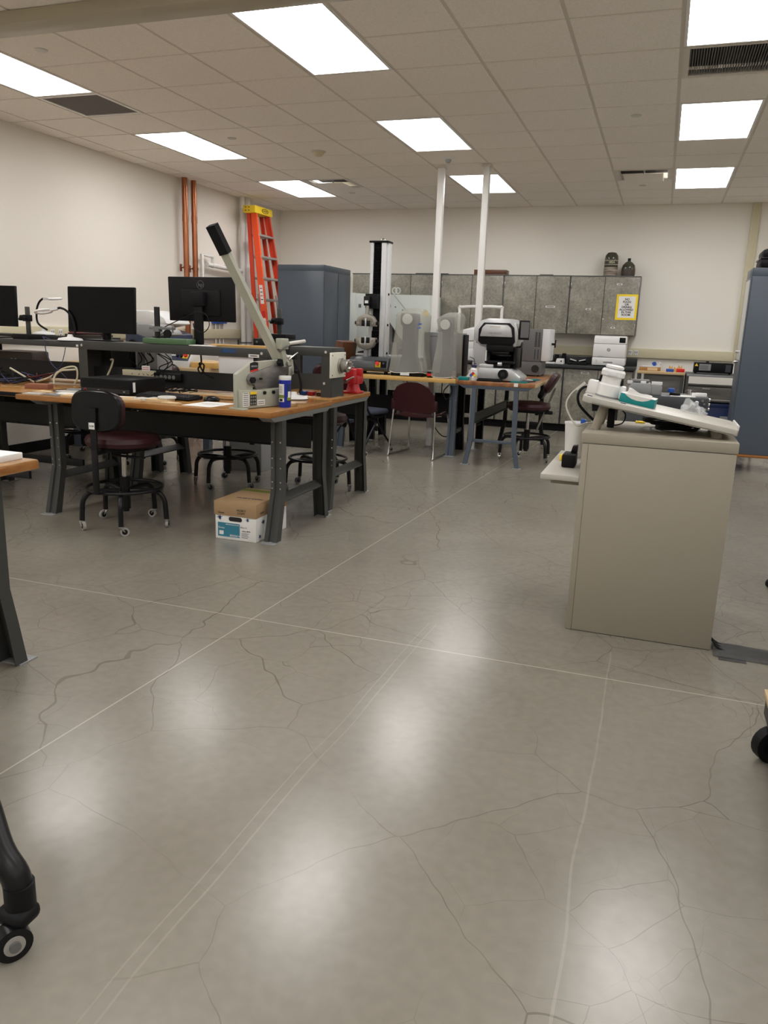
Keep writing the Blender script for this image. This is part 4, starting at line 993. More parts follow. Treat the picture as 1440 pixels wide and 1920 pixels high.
B().box((.072, -.057, .185), (.09, -.03, .25), .005).obj('catch', 'steel', t)

# wipes canister ------------------------------------------------
t = thing('wipes_canister', 'blue cleaning wipes canister with white lid beside the shear', 'canister', (-2.112, -.462, ZT))
B().lathe([(0, 0), (.036, 0), (.038, .006), (.038, .168), (.035, .172), (0, .172)], n=32).obj('canister', 'wipe_blue', t)
B().lathe([(0, .168), (.0375, .168), (.039, .172), (.039, .188), (.036, .194), (0, .194)], n=32).obj('lid', 'white_plastic', t)
def wrap(a0, a1, z0, z1, m, name, par, r=.0386):
    b = B(); n = 8; A = [a0+(a1-a0)*i/n for i in range(n+1)]
    g = [[b.bm.verts.new((rr*math.cos(a), rr*math.sin(a), z)) for a in A] for rr, z in ((r, z0), (r, z1))]
    for i in range(n): b.bm.faces.new((g[0][i], g[0][i+1], g[1][i+1], g[1][i]))
    return b.obj(name, m, par)
cf = math.atan2(-4.42, 2.2)   # direction of the camera
a = math.radians
w1 = wrap(cf-a(72), cf-a(8), .035, .145, 'label_white', 'back_label', t)
wrap(cf-a(72), cf-a(8), .058, .078, 'label_green', 'label_band', w1, .0389)
wrap(cf-a(58), cf-a(22), .038, .054, 'ink', 'barcode', w1, .0389)
w2 = wrap(cf+a(20), cf+a(80), .035, .145, 'box_navy', 'front_label', t)
wrap(cf+a(20), cf+a(80), .045, .066, 'label_green', 'label_band', w2, .0389); wrap(cf+a(28), cf+a(62), .062, .10, 'paper', 'label_picture', w2, .0391)
for k in range(5): wrap(cf-a(66), cf-a(24), .09+.009*k, .093+.009*k, 'mid_grey', 'print_line', w1, .0389)

# chuck plate on riser end, vise ----------------------------------
t = thing('chuck_plate', 'cream plate with a steel jaw chuck on the end of the short riser', 'chuck', (-2.1295, .42, 1.055))
B().box((0, -.145, -.095), (.014, .13, .085), .003).obj('plate', 'tool_white', t)
for y in (-.125, .11):
    for z in (-.075, .065): B().cyl((.0135, y, z), (.016, y, z), .005, n=10).obj('screw', 'black_steel', t)
B().cyl((.014, .02, -.01), (.03, .02, -.01), .055, n=24).obj('flange', 'grip_metal', t)
B().lathe([(0, 0), (.042, 0), (.046, .006), (.046, .05), (.04, .056), (.03, .056), (0, .05)], (0, 0, 0), 28).xf(T(.028, .02, -.01) @ RY(PI/2)).obj('chuck_body', 'steel', t)
for k in range(3):
    an = k*2*PI/3+.3; B().box((.05, -.009, .012), (.105, .009, .034), .003).xf(T(0, .02, -.01) @ RX(an)).obj('jaw', 'grip_metal', t)
t = thing('bench_vise', 'red bench vise at the back corner of the rear workbench', 'vise', (-2.15, .80, ZT))
B().box((-.06, -.07, 0), (.06, .07, .018), .004).obj('base_flange', 'red_paint', t)
B().lathe([(0, .018), (.06, .018), (.05, .04), (.042, .075), (0, .075)], n=24).obj('swivel', 'red_paint', t)
B().box((-.045, -.035, .07), (.045, .10, .135), .008).box((-.055, .02, .13), (.055, .065, .19), .006).obj('body', 'red_paint', t)
B().box((-.05, -.115, .08), (.05, -.055, .19), .008).obj('moving_jaw', 'red_paint', t)
B().cyl((0, -.17, .10), (0, -.10, .10), .013, n=14).obj('screw', 'steel', t); B().cyl((-.075, -.155, .07), (.065, -.155, .135), .006, n=10).obj('handle_bar', 'steel', t)

# copy paper box under the bench ----------------------------------
t = thing('paper_box', 'white and blue copy paper box with brown lid under the workbench', 'box', (-2.305, -.545, 0), .0)
W_, D_, H_ = .285, .42, .21
b = B().box((-W_/2, -D_/2, .001), (W_/2, D_/2, H_), .002).obj('carton', 'label_white', t)
ld = B().box((-W_/2-.006, -D_/2-.006, .155), (W_/2+.006, D_/2+.006, .245), .003).obj('lid', 'cardboard', t)
yf = -D_/2
B().box((-.125, yf-.0008, .018), (.03, yf, .108)).obj('printed_label', 'box_teal', b)
B().prism([((-.033 if k < 8 else .033)+.014*math.cos(PI/2+k*PI/7.5), .135+.014*math.sin(PI/2+k*PI/7.5)) for k in range(16)], 'Y', yf-.0015, yf-.0005).obj('hand_hole', 'ink', b)
def splash(cx, cz, s, seed, axis):
    random.seed(seed); out = []
    for i in range(14):
        an = 2*PI*i/14; r = s*(1.0 if i % 2 else .38)*random.uniform(.55, 1.15); out.append((cx+r*math.cos(an), cz+r*math.sin(an)*.9))
    return out
for cx, cz, s, sd in ((-.11, .138, .026, 1), (.085, .14, .02, 3)): B().prism(splash(cx, cz, s, sd, 'Y'), 'Y', yf-.0009, yf-.0001).obj('blue_motif', 'box_navy', b)
xr = W_/2
for cy, cz, s, sd in ((-.11, .115, .032, 4), (.02, .11, .03, 5), (.15, .12, .03, 6), (-.16, .03, .026, 7), (.10, .03, .026, 8)): B().prism(splash(cy, cz, s, sd, 'X'), 'X', xr+.0001, xr+.0009).obj('blue_motif', 'box_navy', b)
text('lettering', '00020614', 'label_white', b, (-.005, yf-.0012, .028), .018)
text('lettering', 'Domtar', 'label_white', b, (-.098, yf-.0012, .074), .014)
text('lettering', 'EARTHCHOICE COLORS', 'label_white', b, (-.022, yf-.0012, .098), .0085)
B().box((-.115, yf-.0012, .03), (-.085, yf-.0006, .055)).obj('barcode', 'label_white', b)
text('lettering', '8.5 x 11', 'ink', b, (.058, yf-.0009, .088), .014); text('lettering', 'white 20 lb', 'ink', b, (.075, yf-.0009, .066), .013)
for k in range(4): B().box((.042, yf-.0009, .022+.009*k), (.085+.008*(k % 2), yf-.0002, .025+.009*k)).obj('print_line', 'machine_grey', b)
yl = yf-.0062
text('lettering', 'HUSKY\nCOPY', 'ink', ld, (.045, yl-.0008, .187), .019, sx=1.1)
text('lettering', 'Domtar', 'ink', ld, (-.095, yl-.0008, .172), .013)
text('lettering', 'COPY', 'ink', ld, (xr+.0068, -.14, .178), .02, (PI/2, 0, PI/2))
B().box((-W_/2-.006, D_/2-.09, .2451), (W_/2+.006, D_/2-.03, .2457)).obj('green_band', 'olive', ld)
text('lettering', 'HUSKY COPY', 'box_navy', ld, (.03, -.08, .2456), .03, (0, 0, 0))
# ================================================================ far middle of the room
# step ladder --------------------------------------------------------
t = thing('step_ladder', 'orange fibreglass step ladder with yellow cap leaning by the white pipes', 'ladder', (-5.2, 5.4, 0))
t.location = (0, 0, 0)
def rail(p0, p1, w, d, m, lip=.028):
    """C rail: web w wide along x, lips d deep along y, opening toward +Y*sgn(d)"""
    p0, p1 = Vector(p0), Vector(p1); th = .004
    sec = [(-w/2, 0), (w/2, 0), (w/2, d), (w/2-th, d), (w/2-th, math.copysign(th, d)), (-w/2+th, math.copysign(th, d)), (-w/2+th, d), (-w/2, d)]
    return B().loft([[p+Vector((x, y, 0)) for x, y in sec] for p in (p0, p1)]).obj('rail', m, t)
TF = [(-5.40, 5.17, 2.80), (-5.40, 5.58, 2.80)]; BF = [(-4.97, 4.95, 0.01), (-4.97, 5.82, 0.01)]
TR = [(-5.485, 5.18, 2.80), (-5.485, 5.57, 2.80)]; BR = [(-5.20, 4.98, 0.01), (-5.20, 5.79, 0.01)]
for k, s in ((0, 1), (1, -1)):
    r = rail(TF[k], BF[k], .085, s*.035, 'orange' if k == 0 else 'dark_orange')
    B().box((BF[k][0]-.05, BF[k][1]-.02, 0), (BF[k][0]+.05, BF[k][1]+.03, .05), .005).obj('foot', 'black_rubber', r)
    if k == 0:
        def on(u): return Vector(TF[0]).lerp(Vector(BF[0]), u)
        for u0, u1, m, n in ((.345, .435, 'label_white', 'maker_label'), (.47, .50, 'red', 'warning_label'), (.505, .60, 'label_white', 'warning_label')):
            a, b_ = on(u0), on(u1)
            lb = B().loft([[p+Vector((x, y, 0)) for x, y in ((-.026, -.0012), (.026, -.0012), (.026, -.0004), (-.026, -.0004))] for p in (a, b_)]).obj(n, m, r)
            if m == 'label_white':
                for q in range(4):
                    p = a.lerp(b_, .15+.2*q); B().box((p.x-.018, p.y-.0022, p.z-.012), (p.x+.018, p.y-.0013, p.z)).obj('print_line', 'ink' if q % 2 else 'red', lb)
    rail(TR[k], BR[k], .055, s*.03, 'dark_orange')
for i in range(9):
    u = .105+.103*i
    a, b_ = Vector(TF[0]).lerp(Vector(BF[0]), u), Vector(TF[1]).lerp(Vector(BF[1]), u)
    B().box((a.x-.045, a.y+.002, a.z-.014), (a.x+.045, b_.y-.002, a.z+.014), .003).obj('step', 'alu', t)
    a, b_ = Vector(TR[0]).lerp(Vector(BR[0]), u), Vector(TR[1]).lerp(Vector(BR[1]), u)
    B().box((a.x-.012, a.y+.002, a.z-.018), (a.x+.012, b_.y-.002, a.z+.018), .003).obj('rear_rung', 'alu', t)
for y in (5.12, 5.66): B().tube([(-5.31, y, 1.72), (-5.27, y, 1.45), (-5.20, y, 1.30)], .010, 6).obj('spreader', 'alu', t)
cp = B().prism([(5.12, 2.79), (5.12, 2.885), (5.63, 2.885), (5.63, 2.79)], 'X', -5.535, -5.345, .008).obj('cap', 'yellow', t)
B().tube([(-5.3435, 5.40+.09*math.cos(2*PI*i/24), 2.838+.028*math.sin(2*PI*i/24)) for i in range(24)], .004, 6, closed=True).obj('cap_logo', 'ink', cp)
text('lettering', 'WERNER', 'ink', cp, (-5.3435, 5.40, 2.838), .034, (PI/2, 0, PI/2))
for y in (.0,):
    for dx, dz in ((-.05, .02), (.0, .02), (-.05, -.02), (.0, -.02)): B().cyl((-5.44+dx, 5.1195, 2.84+dz), (-5.44+dx, 5.1165, 2.84+dz), .008, n=10).obj('rivet', 'ink', cp)

# blue storage cabinets ----------------------------------------------
t = thing('storage_cabinet', 'tall blue-grey steel cabinet behind the clamp stand, beside the ladder', 'cabinet', (-4.365, 4.95, 0))
B().box((-.325, -.445, .06), (.325, .445, 2.065), .006).obj('body', 'cabinet_blue', t)
B().box((-.327, -.447, 1.99), (.327, .447, 2.066), .004).obj('top_band', 'cabinet_blue', t)
for y in (-.222, .222): B().box((.3255, y-.215, .09), (.334, y+.215, 1.985), .003).obj('door', 'cabinet_blue', t)
B().box((-.31, -.43, 0), (.31, .43, .06)).obj('plinth', 'black_rubber', t)
B().cyl((.334, -.03, 1.1), (.36, -.03, 1.1), .012).box((.352, -.04, 1.0), (.362, -.02, 1.12), .003).obj('handle', 'chrome', t)

t = thing('storage_cabinet', 'tall blue-grey steel cabinet on a wheeled dolly at the right edge of the photo', 'cabinet', (1.30, 4.02, 0))
B().box((-.46, -.27, .185), (.46, .27, 2.005), .006).obj('body', 'cabinet_blue', t)
B().box((-.463, -.273, 1.93), (.463, .273, 2.008), .004).obj('top_band', 'cabinet_blue', t)
dr = B().box((-.4685, -.262, .21), (-.4605, .262, 1.925), .003).obj('door', 'cabinet_blue', t)
B().box((-.4697, -.20, 1.12), (-.4687, .20, 1.90)).obj('door_panel', 'offwhite_plastic', dr)
B().cyl((-.47, .0, 1.20), (-.50, .0, 1.20), .018, n=14).obj('lock', 'chrome', dr)
B().box((-.515, -.03, 1.09), (-.495, .03, 1.10), .003).cyl((-.47, 0, 1.10), (-.5, 0, 1.095), .014, n=12).obj('handle', 'chrome', dr)
B().box((-.475, -.28, .155), (.475, .28, .183), .004).obj('dolly_board', 'wood_edge', t)
for x in (-.42, .42):
    for y in (-.22, .22): caster(t, x, y, .055, 2.4, 'black_rubber')
t = thing('equipment_case', 'black hard case lying on top of the right blue cabinet', 'case', (1.22, 4.0, 2.009))
B().box((-.32, -.22, 0), (.32, .22, .09), .025).obj('lower_shell', 'black_plastic', t); B().box((-.31, -.21, .094), (.31, .21, .18), .03).obj('upper_shell', 'black_plastic', t); B().box((-.325, -.225, .082), (.325, .225, .10), .004).obj('rim', 'black_gloss', t)

# tensile tester -------------------------------------------------------
ZL = .82
t = thing('tensile_tester', 'single column tensile tester with black bellows and steel grips on the long table', 'testing machine', (-2.93, 3.42, ZL))
B().prism([(-.20, .03), (-.235, .06), (-.215, .145), (-.16, .182), (.22, .182), (.22, .03)], 'X', -.23, .235, .012).obj('base', 'tester_base', t)
for x in (-.18, .19):
    for y in (-.16, .17): B().cyl((x, y, 0), (x, y, .032), .022, n=14).obj('foot', 'black_rubber', t)
R = T(0, -.221, .10) @ RX(math.radians(-10))
B().box((-.20, -.003, -.008), (-.08, .001, .012)).xf(R).obj('maker_plate', 'ink', t)
text('lettering', 'MTS', 'label_white', t, (-.185, -.2255, .102), .016, (PI/2-.17, 0, 0)); text('lettering', 'Insight', 'label_white', t, (-.17, -.2325, .072), .014, (PI/2-.17, 0, 0))
for i in range(6): B().box((-.20+.028*i, -.2155, .138), (-.197+.028*i, -.212, .150)).obj('scale_mark', 'mid_grey', t)
B().box((.085, -.232, .075), (.215, -.200, .150), .003).xf(T(0, -.0, .0)).obj('switch_panel', 'black_plastic', t)
sp = B().box((.09, -.236, .08), (.15, -.231, .135), .002).obj('stop_plate', 'yellow', t)
B().cyl((.12, -.237, .12), (.12, -.262, .125), .021, n=18).obj('stop_button', 'red', sp)
B().cyl((.185, -.2325, .125), (.185, -.240, .125), .009, n=12).obj('switch', 'machine_grey', t)
# column
zc0, zc1 = .182, 1.40
B().box((-.11, .06, zc0), (-.075, .20, zc1), .004).obj('column_rail', 'machine_white', t)
B().box((.018, .06, zc0), (.072, .20, zc1), .004).obj('column_rail', 'machine_white', t); B().box((.0725, .09, zc0), (.0925, .20, zc1), .003).obj('column_cover', 'machine_white', t)
B().box((-.075, .10, zc0), (.018, .20, zc1)).obj('column_core', 'black_plastic', t)
bl = B(); n = 30
for i in range(n):
    z = .86+(zc1-.87)*i/n; hz = (zc1-.87)/n
    bl.prism([(.075, z), (.098, z), (.098, z+hz*.95), (.085, z+hz*.95), (.068, z+hz*.45)], 'X', -.073, .016)
bl.obj('bellows', 'black_rubber', t)
bl = B()
for i in range(14):
    z = .19+.28*i/14
    bl.prism([(.075, z), (.098, z), (.098, z+.019), (.085, z+.019), (.068, z+.009)], 'X', -.073, .016)
bl.obj('bellows', 'black_rubber', t)
B().box((-.125, .05, zc1), (.10, .21, zc1+.02), .006).obj('column_cap', 'black_plastic', t)
B().tube([(.01+.022*math.cos(PI*i/12), .13, zc1+.018+.03*math.sin(PI*i/12)) for i in range(13)], .006, 8).obj('lifting_eye', 'chrome', t)
for z in (.22, .53, .86): B().cyl((.0925, .12, z), (.102, .12, z), .013, n=12).obj('rubber_stop', 'black_rubber', t)
B().box((-.13, -.02, .70), (.012, .09, .86), .01).obj('crosshead', 'black_plastic', t)
B().box((-.125, -.075, .73), (-.055, -.02, .83), .006).obj('load_cell', 'black_steel', t); B().box((-.11, -.078, .755), (-.07, -.0745, .785)).obj('load_cell_label', 'label_white', t)
B().cyl((-.09, -.04, .64), (-.09, -.04, .73), .022, n=14).obj('adapter', 'steel', t)
def grip(z, up):
    s = 1 if up else -1
    g = B().prism([(-.205, z), (-.205, z+s*.05), (-.175, z+s*.105), (-.12, z+s*.13), (-.06, z+s*.13), (-.005, z+s*.105), (.025, z+s*.05), (.025, z), (-.04, z), (-.04, z+s*.065), (-.14, z+s*.065), (-.14, z)], 'Y', -.085, -.015, .004).obj('grip_body', 'grip_metal', t)
    B().box((-.138, -.08, min(z-.0*s, z+s*.062)), (-.042, -.02, max(z, z+s*.062)), .003).obj('jaw_gap', 'black_steel', t)
    B().box((-.10, -.087, min(z-s*.005, z+s*.085)), (-.082, -.06, max(z-s*.005, z+s*.085)), .002).obj('jaw_face', 'silver', t)
    for x in (-.225, .028): B().cyl((x, -.05, z+s*.035), (x+.018, -.05, z+s*.035), .02, n=14).obj('grip_screw', 'black_steel', t)
    for x in (-.175, -.005): B().cyl((x, -.0865, z+s*.035), (x, -.084, z+s*.035), .011, n=10).obj('pin', 'chrome', t)
grip(.51, True); grip(.39, False)
B().cyl((-.09, -.05, .182), (-.09, -.05, .265), .026, n=16).obj('grip_post', 'mid_grey', t)
o = B().box((-.05, -.07, 0), (.06, .07, .12), .006).obj('power_supply', 'machine_white', None, (-3.205, 3.52, ZL)); tag(o, 'small white box behind the brown wooden case', 'box')
# brown wooden case leaning
t = thing('wooden_case', 'brown wooden instrument case standing tilted left of the tensile tester', 'case', (-3.30, 3.37, ZL), -.35)
R = T(0, 0, .005) @ RY(.17)
B().box((-.05, -.12, 0), (.055, .12, .34), .004).xf(R).obj('case', 'brown_wood', t)
for y in (-.03, .02): B().box((.05, y-.008, .10), (.056, y+.008, .15), .002).xf(R).obj('latch', 'chrome', t)

# covered microscopes --------------------------------------------------
def covered(label, x0, x1, y0, y1, zb, zt, prof, seed, eyex, eyez, eyer, body_h, blue=False, th=.66):
    t = thing('covered_microscope', label, 'microscope', ((x0+x1)/2, (y0+y1)/2, ZL), 0, 'microscopes under plastic dust covers')
    hx, hy = (x1-x0)/2, (y1-y0)/2
    random.seed(seed)
    B().box((-hx*.78, -hy*.75, 0), (hx*.78, hy*.75, .05), .006).obj('microscope_base', 'black_plastic', t)
    B().loft([[Vector((eyex*.6*k+x*w_, y*d_+hy*.1, z)) for x, y in ((-1, -1), (1, -1), (1, 1), (-1, 1))] for z, w_, d_, k in ((.05, hx*.5, hy*.45, .2), (.14, hx*.42, hy*.4, .6), (.22, hx*.30, hy*.4, .8), (body_h-.14, hx*.30, hy*.42, 1.2), (body_h-.10, hx*.38, hy*.5, 1.6), (body_h, hx*.36, hy*.5, 1.6))]).obj('microscope_body', 'slate', t)
    B().cyl((eyex, -hy*.58, eyez), (eyex, -hy*.2, eyez), eyer*1.12, n=24).obj('eyepiece_tube', 'black_plastic', t)
    B().cyl((eyex, -hy*.66, eyez), (eyex, -hy*.57, eyez), eyer, n=24).obj('eyepiece', 'white_plastic', t)
    # sheet: rounded rectangles lofted, with pulled folds
    b = B(); n = 48; rows = []
    ph = [random.uniform(0, 6.28) for _ in range(6)]
    for z, sx, sy, ox, r, wob in prof:
        row = []
        for i in range(n):
            a = 2*PI*i/n; c, s_ = math.cos(a), math.sin(a); e = r
            x = math.copysign(abs(c)**e, c); y = math.copysign(abs(s_)**e, s_)
            w_ = 1+wob*2.3*(.5*math.sin(4*a+ph[0]+z*2)+.4*math.sin(7*a+ph[1]+z*5)+.35*math.sin(11*a+ph[2]-z*7)*abs(math.sin(3*z+ph[4])))
            row.append(b.bm.verts.new((ox+hx*sx*x*w_, hy*sy*y*w_, z-ZL+(.006*math.sin(4*a+ph[3]) if z < zb+.05 else 0))))
        rows.append(row)
    for p, q in zip(rows, rows[1:]):
        for i in range(n): b.bm.faces.new((p[i], p[(i+1) % n], q[(i+1) % n], q[i]))
    c = b.bm.verts.new(sum((v.co for v in rows[-1]), Vector())/n+Vector((0, 0, .006)))
    for i in range(n): b.bm.faces.new((rows[-1][i], rows[-1][(i+1) % n], c))
    bmesh.ops.recalc_face_normals(b.bm, faces=b.bm.faces); bmesh.ops.solidify(b.bm, geom=b.bm.faces[:], thickness=.0012)
    cv = b.obj('dust_cover', 'dust_cover', t, ang=60)
    hem = [Vector(((prof[0][3]+hx*prof[0][1]*1.005*math.copysign(abs(math.cos(a))**.5, math.cos(a))), hy*prof[0][2]*1.005*math.copysign(abs(math.sin(a))**.5, math.sin(a)), zb-ZL+.006*math.sin(4*a+ph[3]))) for a in [2*PI*i/48 for i in range(48)]]
    B().tube(hem, .004, 6, closed=True).obj('hem', 'offwhite_plastic', cv)
    return t, cv
P1 = [(.862, .95, 1.0, 0.01, .5, .03), (.92, .92, .97, 0.01, .52, .035), (1.02, .84, .92, .0, .55, .06), (1.14, .76, .9, .0, .55, .05), (1.27, .72, .9, .01, .55, .045), (1.38, .74, .92, .015, .55, .035), (1.455, .75, .95, .02, .5, .02), (1.475, .70, .9, .02, .5, .015), (1.515, .48, .7, .04, .5, .01), (1.525, .40, .6, .04, .5, 0)]
t, cv = covered('larger microscope under a clear dust cover with blue print, right of the tensile tester', -2.71, -2.25, 3.15, 3.46, .862, 1.525, P1, 5, -.02, .60, .055, .66)
for z, w_ in ((.545, .055), (.505, .045)): B().box((.10, -.142, z), (.10+w_, -.140, z+.012)).obj('blue_print', 'blue', cv)
B().box((-.055, -.165, .012), (.045, -.1635, .042)).obj('base_label', 'label_white', t)
P2 = [(.832, 1.0, 1.0, -.01, .4, .02), (.90, .98, .98, -.01, .42, .03), (1.0, .90, .95, .0, .45, .04), (1.12, .80, .9, .005, .5, .05), (1.24, .76, .88, .01, .5, .045), (1.34, .80, .9, .01, .5, .035), (1.42, .92, .95, .01, .5, .02), (1.46, .78, .9, .03, .5, .015), (1.49, .5, .7, .05, .5, .01), (1.497, .42, .6, .05, .5, 0)]
covered('smaller microscope under a clear dust cover in front of the grey controller box', -2.20, -1.905, 3.15, 3.44, .832, 1.497, P2, 9, -.03, .555, .052, .63)
t = thing('controller_box', 'grey controller box with black side between the two covered microscopes', 'controller', (-2.155, 3.575, ZL))
B().box((-.235, -.085, .008), (.205, .085, .47), .006).obj('housing', 'mid_grey', t); B().box((-.237, -.087, .425), (.207, .087, .432)).obj('lid_seam', 'machine_grey', t)
B().box((.205, -.088, .008), (.228, .088, .455), .004).obj('side_panel', 'black_plastic', t)
for x in (-.2, .17): B().cyl((x, 0, 0), (x, 0, .01), .02, n=12).obj('foot', 'black_rubber', t)
t = thing('ink_jar', 'small black and red jar between the covered microscopes', 'jar', (-2.222, 3.20, ZL))
B().lathe([(0, 0), (.03, 0), (.032, .004), (.032, .062), (0, .062)], n=20).obj('jar', 'black_gloss', t); B().lathe([(.0325, .018), (.0328, .018), (.0328, .045), (.0325, .045)], n=20).obj('label_band', 'red', t); B().lathe([(0, .062), (.031, .062), (.031, .075), (0, .075)], n=20).obj('lid', 'mid_grey', t)
t = thing('glass_beaker', 'small steel cup with a glass rod at the right end of the long table', 'beaker', (-1.955, 3.19, ZL))
B().lathe([(.0, 0), (.026, 0), (.027, .004), (.027, .085), (.024, .085), (.024, .006), (0, .006)], n=20).obj('cup', 'chrome', t); B().cyl((.005, 0, .01), (.018, .005, .28), .0035, n=8).obj('rod', 'acrylic', t)
# power cords under the long table
for pts, lab in (([(-2.60, 3.63, .79), (-2.61, 3.62, .60), (-2.55, 3.64, .45), (-2.40, 3.66, .30)], 'black cord hanging under the left part of the long table'), ([(-2.20, 3.65, .78), (-2.19, 3.64, .55), (-2.08, 3.60, .42), (-2.03, 3.58, .40)], 'black cord hanging under the middle of the long table'),
                 ([(-2.0, 3.20, .76), (-2.06, 3.19, .68), (-2.02, 3.18, .60), (-1.97, 3.19, .68), (-1.99, 3.20, .76)], 'looped black cord under the right end of the long table'), ([(-2.28, 3.66, .40), (-2.25, 3.60, .25), (-2.12, 3.50, .16), (-2.0, 3.45, .20)], 'black cord looping below the maroon chair seat')):
    o = B().tube(pts, .006, 6, 6).obj('hanging_cable', 'black_rubber'); tag(o, lab, 'cable')

# optical comparator ----------------------------------------------------
ZD = .84
t = thing('optical_comparator', 'silver and black digital measuring microscope on the butcher block table', 'microscope', (-1.46, 2.98, ZD))
B().prism([(-.155, .01), (-.155, .13), (.16, .13), (.27, .05), (.27, .01)], 'Y', -.17, .22, .012).obj('base', 'silver', t)
B().box((-.155, -.14, .13), (-.01, .20, .165), .01).obj('base_step', 'silver', t)
B().box((-.235, -.04, .13), (-.105, .26, .40), .008).obj('left_pillar', 'silver', t)
for x in (-.215, -.135):
    for z in (.16, .37): B().cyl((x, -.0415, z), (x, -.039, z), .006, n=10).obj('screw', 'black_steel', t)
B().box((-.105, .16, .13), (.20, .27, .46), .006).obj('rear_wall', 'black_plastic', t)
B().box((.165, -.06, .13), (.20, .22, .33), .006).obj('right_guard', 'black_plastic', t)
hd = B().prism([(-.235, .40), (-.235, .50), (-.17, .585), (-.10, .605), (.13, .605), (.18, .57), (.205, .48), (.205, .41), (.19, .34), (-.16, .34), (-.20, .37)], 'Y', -.10, .26, .014).obj('head_shell', 'silver', t)
B().prism([(-.185, .385), (-.185, .50), (-.135, .565), (.12, .565), (.165, .52), (.18, .385), (.16, .355), (-.15, .355)], 'Y', -.125, -.095, .006).obj('front_bezel', 'black_plastic', hd)
B().prism([(-.165, .43), (-.145, .515), (-.115, .548), (.105, .548), (.14, .515), (.155, .43)], 'Y', -.15, -.12, .010).obj('front_cover', 'silver', hd)
B().box((-.07, -.151, .518), (.04, -.149, .535)).obj('top_label', 'offwhite_plastic', hd)
text('lettering', 'KEYENCE', 'mid_grey', hd, (-.01, -.151, .463), .026, sx=1.1)
B().box((-.10, -.115, .29), (.165, .15, .36), .012).obj('lens_housing', 'black_plastic', t); B().box((-.05, -.09, .255), (.13, .12, .295), .01).obj('lens_block', 'black_gloss', t)
B().lathe([(.035, 0), (.075, 0), (.078, .012), (.035, .012)], (.06, 0, .248), 24).obj('ring_light', 'machine_grey', t)
B().box((-.10, -.15, .175), (.19, .14, .20), .006).obj('stage', 'black_plastic', t); B().box((-.07, -.13, .135), (.15, .12, .176), .006).obj('stage_base', 'black_plastic', t)
B().box((-.095, -.152, .196), (-.085, -.148, .30)).obj('scale_plate', 'label_white', t)
B().cyl((.035, -.155, .17), (.075, -.155, .17), .018, n=16).obj('stage_knob', 'silver', t)
kn = B().cyl((.10, -.17, .075), (.10, -.215, .075), .048, n=24).obj('focus_knob', 'black_plastic', t); B().cyl((.10, -.2155, .075), (.10, -.220, .075), .022, n=18).obj('knob_cap', 'dark_steel', kn)
sc = B().box((-.012, -.055, -.09), (.012, .055, .095), .006).xf(T(.255, -.06, .50) @ RZ(-.9)).obj('side_screen', 'black_plastic', t)
B().box((.0122, -.045, -.07), (.0132, .045, .08)).xf(T(.255, -.06, .50) @ RZ(-.9)).obj('screen_glass', 'machine_grey', sc)
B().box((.20, -.05, .47), (.25, -.03, .53), .004).obj('screen_arm', 'silver', t)
# pendant tray in front, mouse-like controller
t = thing('black_tray', 'black padded tray at the front of the butcher block table', 'tray', (-1.485, 2.775, ZD)); B().box((-.125, -.032, 0), (.125, .025, .022), .008).obj('tray', 'black_plastic', t); B().box((-.115, -.025, .022), (.115, .02, .03), .004).obj('rim', 'black_gloss', t)
t = thing('wash_bottle', 'white wash bottle with hazard diamond label at the front left of the table', 'bottle', (-1.655, 2.80, ZD))
B().lathe([(0, 0), (.034, 0), (.036, .004), (.036, .105), (.028, .122), (.024, .125), (0, .125)], n=24).obj('bottle', 'white_plastic', t); B().lathe([(0, .125), (.026, .125), (.026, .152), (0, .152)], n=20).obj('cap', 'cable_blue', t)
B().tube([(0, 0, .15), (0, 0, .19), (-.012, 0, .215), (-.05, 0, .228)], .0035, 6, 5).obj('spout', 'cable_blue', t)
for k, (cx, cz, m) in enumerate(((0, .018, 'red'), (-.018, 0, 'blue'), (.018, 0, 'yellow'), (0, -.018, 'label_white'))):
    B().prism([(cx, .052+cz+.0165), (cx+.0165, .052+cz), (cx, .052+cz-.0165), (cx-.0165, .052+cz)], 'Y', -.0372, -.0362).obj('hazard_diamond', m, t)
B().prism([(0, .052+.037), (.037, .052), (0, .052-.037), (-.037, .052)], 'Y', -.0362, -.0358).obj('diamond_border', 'ink', t)
text('lettering', 'Methanol', 'red', t, (0, -.0366, .100), .012)
o = B().lathe([(0, 0), (.014, 0), (.013, .05), (.006, .065), (.004, .10), (0, .10)], n=14).obj('dropper_bottle', 'white_plastic', None, (-1.72, 2.88, ZD)); tag(o, 'small white dropper bottle behind the teal box', 'bottle')
t = thing('marker_pen', 'black canister with ring standing behind the wash bottle', 'canister', (-1.705, 2.98, ZD)); B().cyl((0, 0, 0), (0, 0, .145), .018, n=16).obj('canister', 'black_plastic', t); B().tube([(-.005+.02*math.cos(2*PI*i/16), 0, .162+.02*math.sin(2*PI*i/16)) for i in range(16)], .0035, 6, closed=True).obj('ring', 'black_plastic', t)
o = B().box((-.052, -.02, 0), (.052, .02, .036), .003).obj('teal_box', 'teal', None, (-1.745, 2.765, ZD)); tag(o, 'teal box at the front left corner of the butcher block table', 'box')
for x, y, sx, sy, rz, m, lab in ((-1.20, 2.80, .16, .07, .1, 'teal', 'teal packet at the front right of the butcher block table'), (-1.17, 2.98, .14, .22, -.2, 'slate', 'dark notebook lying on the right of the butcher block table'), (-1.135, 3.35, .10, .10, .3, 'teal', 'teal packet behind the dark notebook'), (-1.20, 3.22, .10, .12, .6, 'label_white', 'white packet beside the dark notebook')):
    flat('packet', lab, 'packet', (x, y, ZD+.0005), sx, sy, rz, m, .012)
